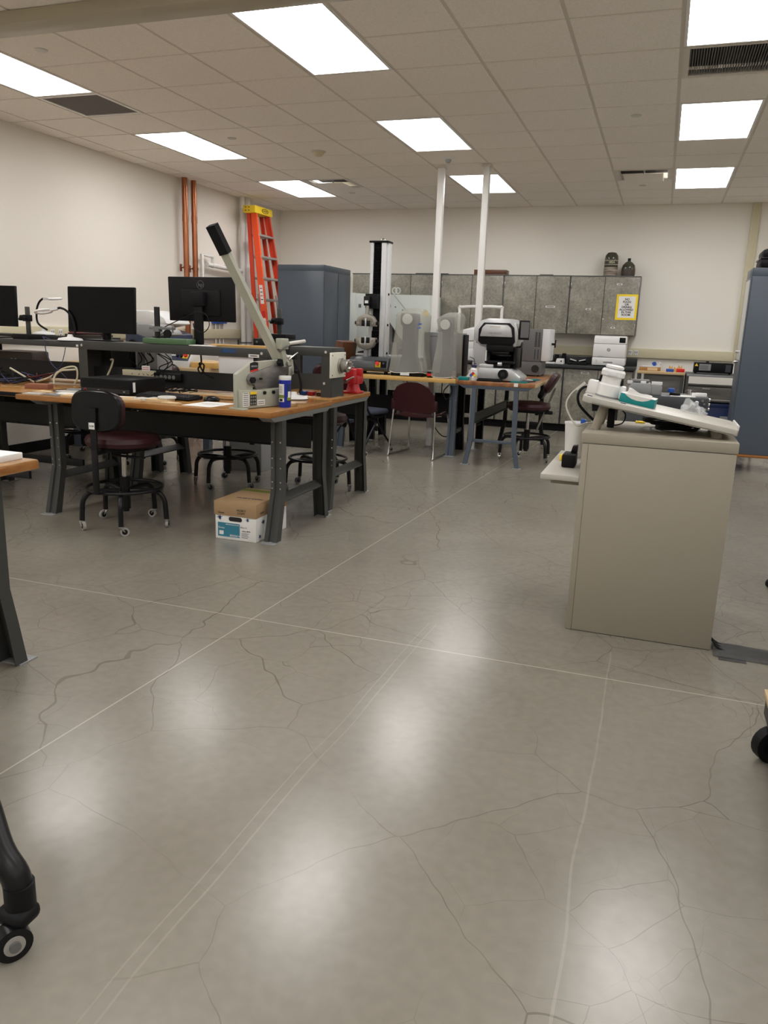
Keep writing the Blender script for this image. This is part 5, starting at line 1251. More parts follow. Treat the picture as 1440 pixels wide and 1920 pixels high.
o = B().tube([(-1.25, 3.05, .855), (-1.22, 3.12, .875), (-1.19, 3.18, .86), (-1.22, 3.25, .855)], .008, 8, 5).obj('red_cable', 'red'); tag(o, 'red coiled lead beside the measuring microscope', 'cable')
# grey machine with fan
t = thing('grey_test_machine', 'grey metal box machine with fan and white front behind the measuring microscope', 'machine', (-1.30, 4.25, ZD))
B().box((-.14, -.16, .165), (.105, .24, .52), .005).obj('upper_housing', 'machine_grey', t); B().box((-.16, -.16, .012), (.115, .24, .162), .005).obj('lower_housing', 'machine_grey', t)
B().box((.1055, -.15, .17), (.195, .23, .525), .012).obj('front_cover', 'machine_white', t)
for k in range(2):
    v = B()
    for i in range(12): v.box((.03+.035*k, -.1615, .33+.0135*i), (.055+.035*k, -.159, .338+.0135*i))
    v.obj('vent_slots', 'ink', t)
    B().box((.035+.035*k, -.1612, .19), (.045+.035*k, -.1600, .30)).obj('vent_strip', 'slate', t)
fan = B().lathe([(.032, 0), (.042, 0), (.042, .006), (.032, .006)], (0, 0, 0), 28).xf(T(.055, -.160, .085) @ RX(PI/2)).obj('fan_ring', 'ink', t)
for i in range(8):
    a = i*PI/4; B().box((-.004, -.003, .010), (.004, -.0005, .034)).xf(T(.055, -.160, .085) @ RY(a)).obj('fan_slot', 'ink', fan)
kb = B().cyl((.195, .02, .36), (.235, .02, .36), .012, n=12).box((.23, .0, .32), (.242, .04, .41), .006).obj('latch_handle', 'black_plastic', t)
for x in (-.13, .09):
    for y in (-.13, .2): B().cyl((x, y, 0), (x, y, .013), .015, n=10).obj('foot', 'black_rubber', t)
# ================================================================ back wall: cabinets, counter and what stands there
ZC = .912
W18 = .4555
def cab_door(par, x0, x1, z0, z1, y, hinge, lock, pull_low):
    d = B().box((x0+.004, y-.018, z0+.004), (x1-.004, y, z1-.004), .002).obj('door', 'laminate', par)
    hx = x0+.045 if hinge == 'R' else x1-.045
    hz = (z0+.05, z0+.15) if pull_low else (z1-.16, z1-.06)
    B().tube([(hx, y-.018, hz[0]), (hx, y-.042, hz[0]), (hx, y-.046, (hz[0]+hz[1])/2), (hx, y-.042, hz[1]), (hx, y-.018, hz[1])], .0045, 8).obj('handle', 'steel', d)
    if lock: B().cyl((x0+.02 if hinge == 'R' else x1-.02, y-.018, hz[1]+.06 if pull_low else hz[0]-.05), (x0+.02 if hinge == 'R' else x1-.02, y-.026, hz[1]+.06 if pull_low else hz[0]-.05), .012, n=14).obj('lock', 'chrome', d)
    ex = x1-.012 if hinge == 'R' else x0+.012
    for z in (z0+.12, z1-.12): B().box((ex-.006, y-.026, z-.035), (ex+.006, y-.018, z+.035), .002).obj('hinge', 'steel', d)
    return d
XR0 = -.275
units = ['rightmost', 'second from the right', 'third from the right', 'fourth from the right', 'leftmost']
doors = {}
for u in range(5):
    xb = XR0-2*W18*u; xa = xb-2*W18 if u < 4 else xb-W18
    t = thing('wall_cabinet', 'grey stone patterned wall cabinet unit, %s of the row' % units[u], 'cabinet', ((xa+xb)/2, 6.49, 1.32), 0, 'wall cabinets along the back wall')
    o = t.location
    B().box((xa-o.x, 6.335-o.y, 0), (xb-o.x, YB-.002-o.y, .762), .002).obj('carcass', 'machine_grey', t)
    B().box((xa-o.x-.0, 6.312-o.y, .762), (xb-o.x, YB-.002-o.y, .772), .001).obj('top_panel', 'machine_grey', t)
    if u < 4:
        doors[u, 0] = cab_door(t, xa-o.x+.006, -.0, .0, .762, 6.335-o.y, 'L', False, True); doors[u, 1] = cab_door(t, 0, xb-o.x-.006, 0, .762, 6.335-o.y, 'R', True, True)
    else: doors[u, 1] = cab_door(t, xa-o.x+.003, xb-o.x-.003, 0, .762, 6.335-o.y, 'R', False, True)
def lab_plate(par, x, z, w_, h_, y):
    p = B().box((x-w_/2, y-.0012, z-h_/2), (x+w_/2, y, z+h_/2)).obj('label_plate', 'label_white', par)
    B().box((x-w_/2+.012, y-.0018, z-.006), (x+w_/2-.012, y-.0012, z+.006)).obj('lettering', 'machine_grey', p); return p
yd = 6.335-6.49-.018
lab_plate(doors[0, 1], .19, .665, .07, .022, yd); lab_plate(doors[0, 1], .155, .10, .055, .022, yd); lab_plate(doors[0, 0], -.19, .335, .065, .022, yd); lab_plate(doors[1, 1], .21, .355, .125, .024, yd)
# sign on the right door
t = thing('paper_sign', 'yellow bordered NO FOOD OR DRINKS sign taped to the rightmost wall cabinet', 'sign', (-.423, 6.3165, 1.691), 0)
B().box((-.137, -.0012, -.166), (.137, 0, .166)).obj('sheet', 'sign_yellow', t); B().box((-.108, -.002, -.138), (.108, -.0012, .14)).obj('white_panel', 'label_white', t)
text('lettering', 'NO\nFOOD\nOR\nDRINKS\nALLOWED\nIN THIS\nROOM', 'ink', t, (0, -.0026, .0), .0365, space=.92, sx=1.02, bold=.0011)
# base cabinets
XB0 = -.235
for u in range(5):
    xb = XB0-2*W18*u; xa = xb-2*W18 if u < 4 else xb-W18
    t = thing('base_cabinet', 'grey stone base cabinet under the black counter, %s of the row' % units[u], 'cabinet', ((xa+xb)/2, 6.33, 0), 0, 'base cabinets along the back wall')
    o = t.location
    B().box((xa-o.x, 6.045-o.y, .105), (xb-o.x, YB-.014-o.y, .868), .002).obj('carcass', 'slate', t)
    B().box((xa-o.x, 6.10-o.y, 0), (xb-o.x, 6.12-o.y, .105)).obj('toe_kick', 'black_rubber', t)
    if u < 4:
        d0 = cab_door(t, xa-o.x+.008, 0, .105, .862, 6.045-o.y, 'L', False, False); cab_door(t, 0, xb-o.x-.008, .105, .862, 6.045-o.y, 'R', False, False)
        if u == 0: lab_plate(d0, -.17, .815, .10, .024, 6.045-o.y-.018)
    else: cab_door(t, xa-o.x+.003, xb-o.x-.003, .105, .862, 6.045-o.y, 'R', False, False)
t = thing('countertop', 'long black counter along the back wall under the wall cabinets', 'counter', (-2.28, 6.33, .87))
B().box((-2.10, -.345, 0), (2.06, .305, .042), .004).obj('worktop', 'countertop', t)
t = thing('counter_backsplash', 'black upstand at the back of the long counter', 'backsplash', (-2.28, 6.625, .913)); B().box((-2.10, -.01, 0), (2.06, .012, .10), .003).obj('upstand', 'countertop', t)
# on the wall cabinets
ZW = 2.093
t = thing('air_cylinder', 'taller dark air cylinder with printed label on top of the wall cabinets', 'cylinder', (-.685, 6.47, ZW), 0, 'air cylinders on the wall cabinets')
B().lathe([(0, 0), (.088, 0), (.09, .006), (.09, .22), (.082, .27), (.055, .305), (.02, .315), (0, .315)], n=32).obj('tank', 'bottle_green', t)
B().lathe([(.0905, .01), (.0912, .01), (.0912, .115), (.0905, .115)], n=32).obj('label', 'cyl_label', t)
for z in (.148, .20): B().lathe([(.0905, z), (.0915, z), (.0915, z+.006), (.0905, z+.006)], n=32).obj('label_stripe', 'cable_cream', t)
text('lettering', 'MSA', 'cable_cream', t, (.015, -.0925, .178), .038, bold=.0008)
t = thing('air_cylinder', 'shorter dark air cylinder with neck on top of the wall cabinets', 'cylinder', (-.455, 6.47, ZW), 0, 'air cylinders on the wall cabinets')
B().lathe([(0, 0), (.086, 0), (.089, .006), (.089, .10), (.08, .145), (.05, .18), (.024, .195), (.02, .20), (0, .20)], n=32).obj('tank', 'bottle_green', t)
B().lathe([(.0895, .02), (.0902, .02), (.0902, .09), (.0895, .09)], n=32).obj('label', 'case_brown', t); B().cyl((0, 0, .198), (0, 0, .235), .021, n=16).obj('neck', 'black_steel', t)
t = thing('wooden_tray', 'shallow brown wooden tray on top of the wall cabinets', 'tray', (-2.31, 6.45, ZW))
B().box((-.23, -.10, 0), (.23, .10, .012), .002).obj('bottom', 'brown_wood', t)
for a, b_ in (((-.23, -.10), (.23, -.088)), ((-.23, .088), (.23, .10)), ((-.23, -.088), (-.218, .088)), ((.218, -.088), (.23, .088))): B().box((*a, .012), (*b_, .066), .002).obj('side', 'brown_wood', t)
for x in (-.12, 0, .12): B().box((x-.04, -.06, .014), (x+.04, .06, .05), .004).obj('block', 'cardboard', t)
o = B().box((-.24, -.09, 0), (.24, .09, .012), .002).obj('black_board', 'black_plastic', None, (-3.17, 6.46, ZW)); tag(o, 'flat black panel lying on the wall cabinets left of the brown tray', 'board')
o = B().box((-.09, -.05, 0), (.09, .05, .014), .004).obj('dark_pouch', 'case_brown', None, (-1.53, 6.44, ZW)); tag(o, 'small dark pouch lying on the wall cabinets above the middle', 'pouch')
# printer
t = thing('laser_printer', 'white laser printer with black screen on the black counter', 'printer', (-.575, 6.27, ZC))
B().box((-.212, -.225, .012), (.212, .20, .115), .012).obj('paper_tray', 'white_plastic', t); B().box((-.21, -.222, .119), (.21, .20, .292), .012).obj('front_door', 'white_plastic', t)
B().prism([(-.218, .296), (-.205, .37), (-.17, .40), (.20, .40), (.20, .296)], 'X', -.208, .208, .01).obj('top_cover', 'white_plastic', t)
B().box((-.206, -.21, .05), (.206, .19, .30)).obj('inner_body', 'mid_grey', t)
B().box((.118, -.006, -.034), (.196, .004, .034), .004).xf(T(0, -.2085, .347) @ RX(math.radians(-9))).obj('screen', 'glass_black', t)
B().box((-.065, -.2275, .05), (.055, -.224, .062), .001).obj('tray_grip', 'machine_grey', t); B().box((-.155, -.2275, .045), (-.151, -.2245, .085)).obj('level_slot', 'machine_grey', t)
lg = B().tube([(-.008+.019*math.cos(2*PI*i/28), -.2228, .218+.019*math.sin(2*PI*i/28)) for i in range(28)], .0022, 6, closed=True).obj('logo_ring', 'ink', t); text('logo_letters', 'hp', 'ink', t, (-.008, -.2228, .219), .030)
B().box((-.14, -.2235, .128), (-.075, -.2215, .132)).obj('model_print', 'mid_grey', t)
for x in (-.18, .18):
    for y in (-.18, .16): B().cyl((x, y, 0), (x, y, .014), .018, n=10).obj('foot', 'black_rubber', t)
# small bits on the counter
t = thing('caliper_case', 'black open case with two white grips on the counter left of the printer', 'case', (-.99, 6.26, ZC)); B().box((-.13, -.10, 0), (.13, .10, .035), .008).obj('case', 'black_plastic', t)
for x, r in ((-.06, .25), (.065, -.25)): B().box((-.045, -.012, .0), (.045, .012, .014), .004).xf(T(x, -.05, .055) @ RY(r)).obj('grip', 'white_plastic', t); B().ball((x, -.02, .045), .038, 1.4, .8, .7).obj('pad', 'black_plastic', t)
t = thing('bench_scale', 'white bench scale head on the counter under the wall cabinets', 'scale', (-1.22, 6.18, ZC)); B().prism([(-.06, 0), (.06, 0), (.05, .075), (-.04, .075)], 'Y', -.06, .07, .006).obj('head', 'white_plastic', t); B().box((-.22, -.07, 0), (-.062, .06, .022), .004).obj('arm', 'white_plastic', t); B().box((.012, -.064, .03), (.03, -.058, .05)).obj('display', 'ink', t)
for x, h in ((-1.30, .12), (-1.20, .14), (-1.41, .10)):
    o = B().lathe([(0, 0), (.034, 0), (.034, h*.7), (.028, h*.72), (.028, h), (0, h)], n=20).obj('lens_pot', 'black_plastic', None, (x, 6.42, ZC)); tag(o, {-1.30: 'middle', -1.20: 'right-hand, tallest', -1.41: 'left-hand, shortest'}[x]+' of the three black lens pots behind the bench scale', 'pot', 'black lens pots on the counter')
# impact tester on the counter
t = thing('impact_tester', 'pale green-grey impact tester with angular guard panels behind the tensile tester', 'testing machine', (-3.70, 6.10, ZC))
dx, dz = -3.70, ZC
B().prism([(-4.42-dx, 1.795-dz), (-4.21-dx, 1.80-dz), (-4.17-dx, 1.05-dz), (-4.25-dx, .93-dz), (-4.41-dx, 1.316-dz)], 'Y', -.062, -.045, .003).obj('left_guard', 'machine_green', t)
B().prism([(-4.21-dx, 1.795-dz), (-3.99-dx, 1.785-dz), (-3.99-dx, 1.0-dz), (-4.17-dx, .96-dz)], 'Y', -.055, -.04, .002).obj('left_return', 'machine_green', t)
B().prism([(-3.835-dx, 1.785-dz), (-3.08-dx, 1.785-dz), (-3.04-dx, .93-dz), (-3.30-dx, .93-dz), (-3.56-dx, 1.245-dz), (-3.725-dx, 1.475-dz), (-3.66-dx, 1.62-dz), (-3.70-dx, 1.77-dz)], 'Y', -.06, -.04, .003).obj('right_guard', 'machine_green', t)
B().prism([(-3.08-dx, 1.785-dz), (-2.98-dx, 1.765-dz), (-2.95-dx, .93-dz), (-3.04-dx, .93-dz)], 'Y', -.06, .14, .003).obj('right_return', 'machine_green', t)
B().box((-.82, -.10, 0), (.66, .22, .025), .004).obj('base_plate', 'machine_white', t)
B().box((-.145, -.055, .50), (-.01, -.035, .86), .004).obj('control_plate', 'grip_metal', t)
B().cyl((-.075, -.056, .72), (-.075, -.075, .72), .032, n=18).obj('control_knob', 'black_plastic', t)
for z in (.80, .62): B().cyl((-.065, -.056, z), (-.065, -.07, z), .014, n=12).obj('push_button', 'chrome', t)
B().box((-.06, .10, .025), (.02, .20, .88), .004).obj('tower', 'mid_grey', t); B().box((-.24, .02, .025), (-.12, .12, .12), .006).box((.03, .02, .025), (.12, .12, .20), .006).obj('anvil', 'grip_metal', t)
B().cyl((-.06, .02, .18), (-.06, .02, .24), .018, n=14).obj('striker', 'chrome', t)
B().box((-.79, -.03, .10), (-.10, -.026, .40), .001).obj('clear_guard', 'acrylic', t)
for x in (.085, .135): B().tube([(x+.035*math.cos(2*PI*i/20), -.05, .925+.04*math.sin(2*PI*i/20)) for i in range(20)], .009, 8, closed=True).obj('lifting_eye', 'machine_green', t)
B().cyl((.09, -.0605, .86), (.31, -.0605, .62), .004, n=6).obj('panel_seam', 'mid_grey', t)
for p in ((.11, .70), (.04, .42), (.22, .66)): B().cyl((p[0], -.0605, p[1]), (p[0], -.066, p[1]), .010, n=10).obj('screw', 'machine_grey', t)
B().box((.53, -.0615, .58), (.60, -.0605, .66)).obj('sticky_note', 'yellow', t)
B().box((-.46, -.0585, .68), (-.42, -.0555, .73)).obj('door_latch', 'machine_grey', t)
# white machine with tube handle on the counter
t = thing('white_machine', 'white box machine with a tall arched tube handle behind the measuring microscope', 'machine', (-2.36, 6.14, ZC))
B().tube([(-.305, .0, 0), (-.305, 0, .66), (-.275, 0, .725), (.255, 0, .735), (.295, 0, .67), (.295, 0, 0)], .022, 10, 4).obj('tube_handle', 'white_enamel', t)
B().box((-.24, -.16, .27), (.05, .16, .415), .01).obj('upper_box', 'machine_white', t); B().box((-.23, -.15, .16), (.03, .15, .262), .008).obj('lower_box', 'machine_white', t); B().box((-.25, -.16, 0), (.27, .16, .16), .008).obj('base_box', 'machine_white', t)
B().prism([(-.01, .325), (.03, .325), (.01, .36)], 'Y', -.1618, -.160).obj('warning_triangle', 'yellow', t)
B().prism([(-.22, .416), (.04, .416), (.04, .47), (-.06, .46)], 'Y', -.10, .10, .004).obj('top_papers', 'paper', t)
B().cyl((-.20, -.17, .10), (-.20, -.22, .10), .016).box((-.21, -.22, .08), (-.19, -.20, .20), .004).obj('lever', 'black_plastic', t)
# ================================================================ teaching podium and the right side
t = thing('podium', 'beige laminate teaching podium with sloped reading top and side shelf', 'podium', (0, 0, 0))
x0, x1, y0, y1, zt = -.198, .42, -1.405, -.825, .912
pb = B().box((x0+.001, y0+.001, .004), (x1, y1, zt-.047), .001).obj('body', 'podium_laminate', t)
B().box((x0-.004, y0-.003, .002), (x0+.022, y1, zt-.0475), .0012).obj('side_panel', 'podium_laminate', t)
B().box((x0+.0235, y0-.003, .003), (x1, y0+.001, zt-.0475), .0008).obj('front_panel', 'podium_laminate', t)
B().box((x0-.010, y0-.005, zt-.045), (x1+.004, y1+.004, zt), .002).obj('top_panel', 'podium_laminate', t)
B().box((x0-.174, y0-.005, .69), (x0-.0045, y1+.18, .715), .003).obj('side_shelf', 'podium_top', t)
for y in (y0+.12, y1-.1): B().box((x0-.14, y-.012, .655), (x0-.0045, y+.012, .689), .003).obj('shelf_bracket', 'podium_laminate', t)
# sloped board
sl = math.atan(.166); BX = T(-.225, 0, 1.067) @ RY(sl)
L_ = .655
pts = []
rr = .045
for cx, cy, a0 in ((rr, -1.35+rr, 180), (L_-.012, -1.35+.012, 270), (L_-.012, -.955-.012, 0), (rr, -.955-rr, 90)):
    q = rr if cx == rr else .012
    for k in range(6):
        a = math.radians(a0+18*k); pts.append((cx+q*math.cos(a), cy+q*math.sin(a)))
B().prism(pts, 'Z', -.026, 0, .002).xf(BX).obj('reading_board', 'podium_top', t)
B().prism([(x+(.001 if x < .3 else -.001), y) for x, y in pts], 'Z', -.0265, -.022).xf(BX).obj('board_underside', 'podium_laminate', t)
B().box((L_-.002, -1.28, -.01), (L_+.006, -1.02, .012), .002).xf(BX).obj('pencil_stop', 'offwhite_plastic', t)
for a, b_ in (((-.165, -1.26, zt-.002), (-.132, -1.25, 1.026)), ((-.165, -1.0, zt-.002), (-.132, -1.0, 1.026)), ((.345, -1.26, zt-.002), (.335, -1.26, .950)), ((.345, -1.0, zt-.002), (.335, -1.0, .950))):
    B().cyl(a, b_, .021, n=20).obj('board_post', 'podium_laminate', t)
for u, v in ((.028, -1.30), (.175, -1.315)): B().box((u-.012, v-.006, 0), (u+.012, v+.006, .003), .001).xf(BX @ T(0, 0, 0)).obj('grommet', 'cable_blue', t)
def onboard(u, v, w=0): return BX @ Vector((u, v, w))
# document camera-like white device
t = thing('document_camera', 'white motor unit with stepped body standing on the podium board', 'device', onboard(.095, -1.17))
t.rotation_euler = (0, sl, 0)
B().lathe([(0, .0), (.05, 0), (.052, .008), (.05, .055), (.044, .062), (.043, .092), (.052, .098), (.053, .118), (.046, .127), (.034, .129), (0, .129)], n=32).obj('body', 'white_plastic', t)
B().lathe([(0, .129), (.034, .129), (.041, .133), (.041, .142), (.034, .146), (0, .146)], n=28).obj('cap', 'white_plastic', t)
B().lathe([(0, 0), (.053, 0), (.0535, .008), (0, .008)], n=32).obj('foot_rim', 'mid_grey', t)
B().box((-.098, .0, .004), (-.045, .07, .062), .008).obj('side_unit', 'white_plastic', t); B().box((-.10, -.002, 0), (-.043, .072, .006), .001).obj('side_unit_base', 'offwhite_plastic', t)
B().box((.045, -.02, .004), (.072, .04, .062), .006).obj('side_unit', 'white_plastic', t)
B().box((-.022, -.0545, .100), (.018, -.050, .115), .002).obj('badge', 'machine_white', t)
B().box((-.054, -.004, .062), (-.044, .012, .092), .002).obj('side_slot', 'black_plastic', t); B().box((.044, -.012, .062), (.054, .004, .088), .002).obj('side_slot', 'black_plastic', t)
# tissue box
t = thing('tissue_box', 'teal and grey tissue box with a tissue pulled out on the podium board', 'tissue box', onboard(.232, -1.20)); t.rotation_euler = (0, sl, -.10)
B().box((-.076, -.05, .001), (.076, .05, .040), .002).obj('box', 'teal', t)
B().box((-.0755, -.0495, .040), (.0755, .0495, .0415), .001).obj('box_top', 'label_white', t)
B().prism([(-.060, .0405), (-.045, .031), (-.025, .023), (.0, .020), (.025, .022), (.045, .030), (.060, .0405)], 'Y', -.0508, -.0498).obj('printed_panel', 'offwhite_plastic', t)
b = B(); bm = b.bm; n = 14; g = []
for i in range(n+1):
    u = i/n; row = []
    for j in range(7):
        v = j/6; x = -.052+.105*u; h = .041+(.026-.016*u)*math.sin(PI*v)**.7*(.75+.25*math.sin(7*u+2*v)); row.append(bm.verts.new((x, -.03+.06*v, h)))
    g.append(row)
for i in range(n):
    for j in range(6): bm.faces.new((g[i][j], g[i+1][j], g[i+1][j+1], g[i][j+1]))
bmesh.ops.solidify(bm, geom=bm.faces[:], thickness=.001); b.obj('tissue', 'paper', t, ang=80)
# crumpled clear bag
t = thing('plastic_bag', 'crumpled clear plastic bag lying at the rear of the podium board', 'bag', onboard(.475, -1.0)); t.rotation_euler = (0, sl, 0)
random.seed(4); b = B(); bmesh.ops.create_icosphere(b.bm, subdivisions=3, radius=1)
for v in b.bm.verts:
    c = v.co; k = 1+.28*math.sin(9*c.x+4*c.y)+.22*math.sin(11*c.y+5*c.z+2)+random.uniform(-.1, .1); h = max(0, c.z)
    v.co = Vector((c.x*.048*k, c.y*.035*k, .002+h*.055*k*(1.15-.6*(c.x+1)/2)))
b.obj('bag', 'clear_plastic', t, ang=15)
# yellow pad, coil, brick on podium top
o = B().box((-.022, -.018, 0), (.022, .018, .008), .001).obj('note_pad', 'paper_tan', None, (.02, -.86, zt+.0005)); o.data.materials[0] = M['sign_yellow']; tag(o, 'small yellow note pad at the rear of the podium top under the board', 'note pad')
cl = B()
for k in range(5):
    cl.tube([(.135+.014*k*math.cos(k)+(.09+.006*k)*math.cos(2*PI*i/30), -1.0+(.10+.005*k)*math.sin(2*PI*i/30), .007+.008*k+.003*math.sin(6*PI*i/30+k)) for i in range(30)], .0055, 6, closed=True)
o = cl.obj('cable_coil', 'black_rubber', None, (.05, -.02, zt)); tag(o, 'black cable coil lying on the podium top under the board', 'cable coil')
t = thing('power_adapter', 'black power adapter standing behind the front left post of the podium board', 'adapter', (-.105, -1.14, zt+.0005)); B().box((-.016, -.02, 0), (.016, .02, .085), .004).obj('adapter', 'black_plastic', t)
B().tube([(.0, .02, .08), (.03, .03, .085), (.06, .03, .06), (.05, .02, .02), (0, .03, .006), (-.02, .035, .02)], .003, 6, 5).obj('cord', 'black_rubber', t)
for pts, r, m, lab in (([(-.19, -1.07, 1.078), (-.225, -1.08, 1.093), (-.262, -1.10, 1.085), (-.30, -1.10, 1.050), (-.318, -1.10, 1.0), (-.295, -1.10, .945), (-.26, -1.10, .905), (-.225, -1.08, .915), (-.19, -1.06, .9205)], .0038, 'cable_white', 'white cable looping from the white device down the left side of the podium'),
                       ([(-.185, -1.10, 1.080), (-.235, -1.12, 1.090), (-.262, -1.13, 1.06), (-.258, -1.12, 1.01), (-.215, -1.10, .96), (-.17, -1.09, .922)], .0062, 'black_rubber', 'thick black cable curving from the white device to the podium top')):
    o = B().tube(pts, r, 8, 6).obj('device_cable', m); tag(o, lab, 'cable')
o = B().loft([[Vector((x, y, z)) for y, z in ((-.009, -.006), (.009, -.006), (.009, .006), (-.009, .006))] for x, z in ((-.02, 0), (.03, .0))]).obj('cable_connector', 'cable_white', None, (-.262, -1.10, 1.087), (0, -.75, 0)); 
tag(o, 'white inline connector on the white cable beside the podium board', 'connector')
# shelf things
ZS = .7155
t = thing('plastic_bucket', 'white translucent bucket on the podium side shelf', 'bucket', (-.285, -.83, ZS))
B().lathe([(0, 0), (.047, 0), (.058, .168), (.061, .168), (.061, .176), (.056, .176), (.054, .168), (.044, .006), (0, .006)], n=32).obj('bucket', 'white_plastic', t)
B().box((.02, -.03, .150), (.045, .0, .195), .004).obj('blue_clip', 'blue', t)
t = thing('black_stapler', 'black ribbed block with stand on the podium side shelf', 'block', (-.275, -1.13, ZS)); B().box((-.032, -.07, 0), (.03, .05, .062), .008).obj('block', 'black_plastic', t); B().prism([(.0, .062), (.03, .062), (.03, .098), (.008, .095)], 'Y', .0, .05, .003).obj('stand', 'black_gloss', t)
o = B().box((-.03, -.02, 0), (.03, .02, .03), .006).obj('yellow_sponge', 'yellow', None, (-.315, -.98, ZS)); tag(o, 'yellow sponge behind the black block on the podium side shelf', 'sponge'); o.location = (-.31, -.985, ZS)
# taped cord cover on the floor
t = thing('cord_cover', 'black cords under clear tape running along the floor from the podium', 'cord cover', (0, 0, 0))
b = B(); bm = b.bm; g = []
random.seed(3)
for i in range(25):
    x = .43+1.3*i/24; row = []
    for j in range(9):
        v = j/8; y = -1.47+.17*v+random.uniform(-.004, .004)-.03*i/24; row.append(bm.verts.new((x, y, .003+.014*math.sin(PI*v)**.6+random.uniform(0, .003))))
    g.append(row)
for i in range(24):
    for j in range(8): bm.faces.new((g[i][j], g[i+1][j], g[i+1][j+1], g[i][j+1]))
b.obj('tape', 'tape_grey', t, ang=25)
for k, y in enumerate((-1.425, -1.395, -1.36)): B().tube([(.425, y+.03, .05-.01*k), (.47, y+.01, .012), (.6, y-.005, .008), (1.0, y-.015, .008), (1.73, y-.03, .008)], .0065, 6, 5).obj('cord', 'black_rubber', t)
B().box((.45, -1.50, .0015), (.56, -1.30, .0025)).obj('tape_end', 'tape_grey', t)
# dark machine bench behind the podium
t = thing('machine_bench', 'dark grey bolted machine bench behind the podium', 'bench', (.16, 1.62, 0))
B().box((-.32, -.12, .79), (.30, .28, .885), .006).obj('bed', 'slate', t); B().box((-.30, -.10, .10), (.28, .26, .788), .006).obj('cabinet', 'slate', t); B().box((-.28, -.08, 0), (.26, .24, .10)).obj('plinth', 'black_rubber', t)
for x, z in ((.255, .865), (.268, .84), (.285, .80)): B().cyl((x, -.122, z), (x, -.130, z), .010, n=12).obj('bolt', 'chrome', t)
for z in (.80, .835, .87): B().cyl((.30, -.06, z), (.312, -.06, z), .012, n=12).obj('bolt', 'chrome', t)
ZB = .8855
t = thing('engine_model', 'grey cast model housing on the dark machine bench behind the tissue box', 'model', (-.0, 1.62, ZB)); t.location = (-.005, 1.62, ZB)
B().prism([(-.13, .0), (-.13, .05), (-.10, .085), (.03, .085), (.04, .06), (.12, .06), (.12, 0)], 'Y', -.09, .12, .008).obj('housing', 'mid_grey', t); B().box((.045, -.10, 0), (.115, -.02, .082), .006).obj('end_block', 'mid_grey', t)
for x, y in ((-.12, -.05), (-.07, .02), (-.02, -.06), (.06, -.05), (.10, -.05)): B().box((x-.02, y-.012, .075), (x+.02, y+.012, .10), .003).obj('rib', 'machine_white', t)
B().box((-.11, -.05, .09), (.02, .05, .108), .004).obj('cover_plate', 'light_steel', t)
flat('paper_sheet', 'white sheet on the dark machine bench behind the podium', 'paper', (.27, 1.60, ZB), .18, .16, .05, 'paper')
t = thing('tape_dispenser', 'black and blue tape roll on the dark machine bench', 'tape', (.215, 1.60, ZB+.0015)); B().lathe([(.022, 0), (.04, 0), (.04, .02), (.022, .02)], n=24).obj('roll', 'black_plastic', t); B().lathe([(.012, .0205), (.025, .0205), (.025, .05), (.012, .05)], (-.03, .03, 0), 20).obj('blue_roll', 'blue', t)
t = thing('caliper', 'white handled gauge lying on the right of the dark machine bench', 'gauge', (.385, 1.60, ZB)); B().box((-.05, -.02, 0), (.06, .025, .03), .006).obj('handle', 'white_plastic', t); B().cyl((-.07, 0, .014), (-.07, .0, .05), .018, n=16).obj('ring', 'chrome', t); B().box((-.10, -.006, .03), (-.02, .008, .042), .003).obj('stem', 'case_brown', t)
t = thing('tablet_stand', 'black tilted screen behind the white device, in front of the machine bench', 'screen', (-.19, .95, 0)); 
B().box((-.13, -.012, .80), (.09, .012, 1.03), .006).xf(T(.05, 0, 0) @ RY(-.1)).obj('screen', 'black_plastic', t); B().box((-.02, .012, .10), (.02, .04, .9), .004).obj('post', 'black_steel', t); B().box((-.12, -.12, 0), (.12, .16, .02), .006).obj('foot', 'black_steel', t)
t.location = (-.19, .98, 0)
# wood topped bench and black bench along the back right
t = thing('work_table', 'wood topped bench with grey panel right of the base cabinets', 'work bench', (.115, 5.72, 0))
B().box((-.295, -.24, .868), (.27, .24, .902), .004).obj('tabletop', 'pale_wood', t); B().box((-.21, -.20, .53), (.255, -.19, .866), .002).obj('front_panel', 'grey_wood', t)
for x in (-.27, .245):
    for y in (-.2, .2): B().box((x-.02, y-.02, 0), (x+.02, y+.02, .868), .003).obj('leg', 'grey_steel', t)
for x0_, x1_, y, z, h, m, nm, lab in ((-.275, -.02, -.10, 0, .045, 'wood', 'wood_tray', 'wooden tray with white label on the back right bench'), (.045, .135, -.15, 0, .035, 'blue', 'blue_box', 'blue box on the back right bench'), (.165, .262, -.14, 0, .042, 'red', 'red_box', 'red box on the back right bench')):
    t2 = thing(nm, lab, 'box', (.115+(x0_+x1_)/2, 5.72+y, .9025)); w_ = (x1_-x0_)/2; B().box((-w_, -.06, z), (w_, .06, z+h), .004).obj('box', m, t2)
    if nm == 'wood_tray':
        B().box((-.03, -.062, .006), (.09, -.0602, .04)).obj('label_plate', 'paper_tan', t2); B().box((-.1, -.04, h), (.1, .04, h+.015), .004).obj('contents', 'machine_white', t2)
for px, c in ((-.10, 'blue'), (-.05, 'white_plastic')):
    t2 = thing('plastic_fitting', 'small %s valve model standing in the wooden tray' % ('blue' if c == 'blue' else 'white'), 'fitting', (.115+px, 5.62, .963)); B().cyl((0, 0, 0), (0, 0, .05), .018, n=14).obj('stem', c, t2); B().cyl((-.03, 0, .03), (.03, 0, .03), .012, n=12).obj('cross', c, t2)
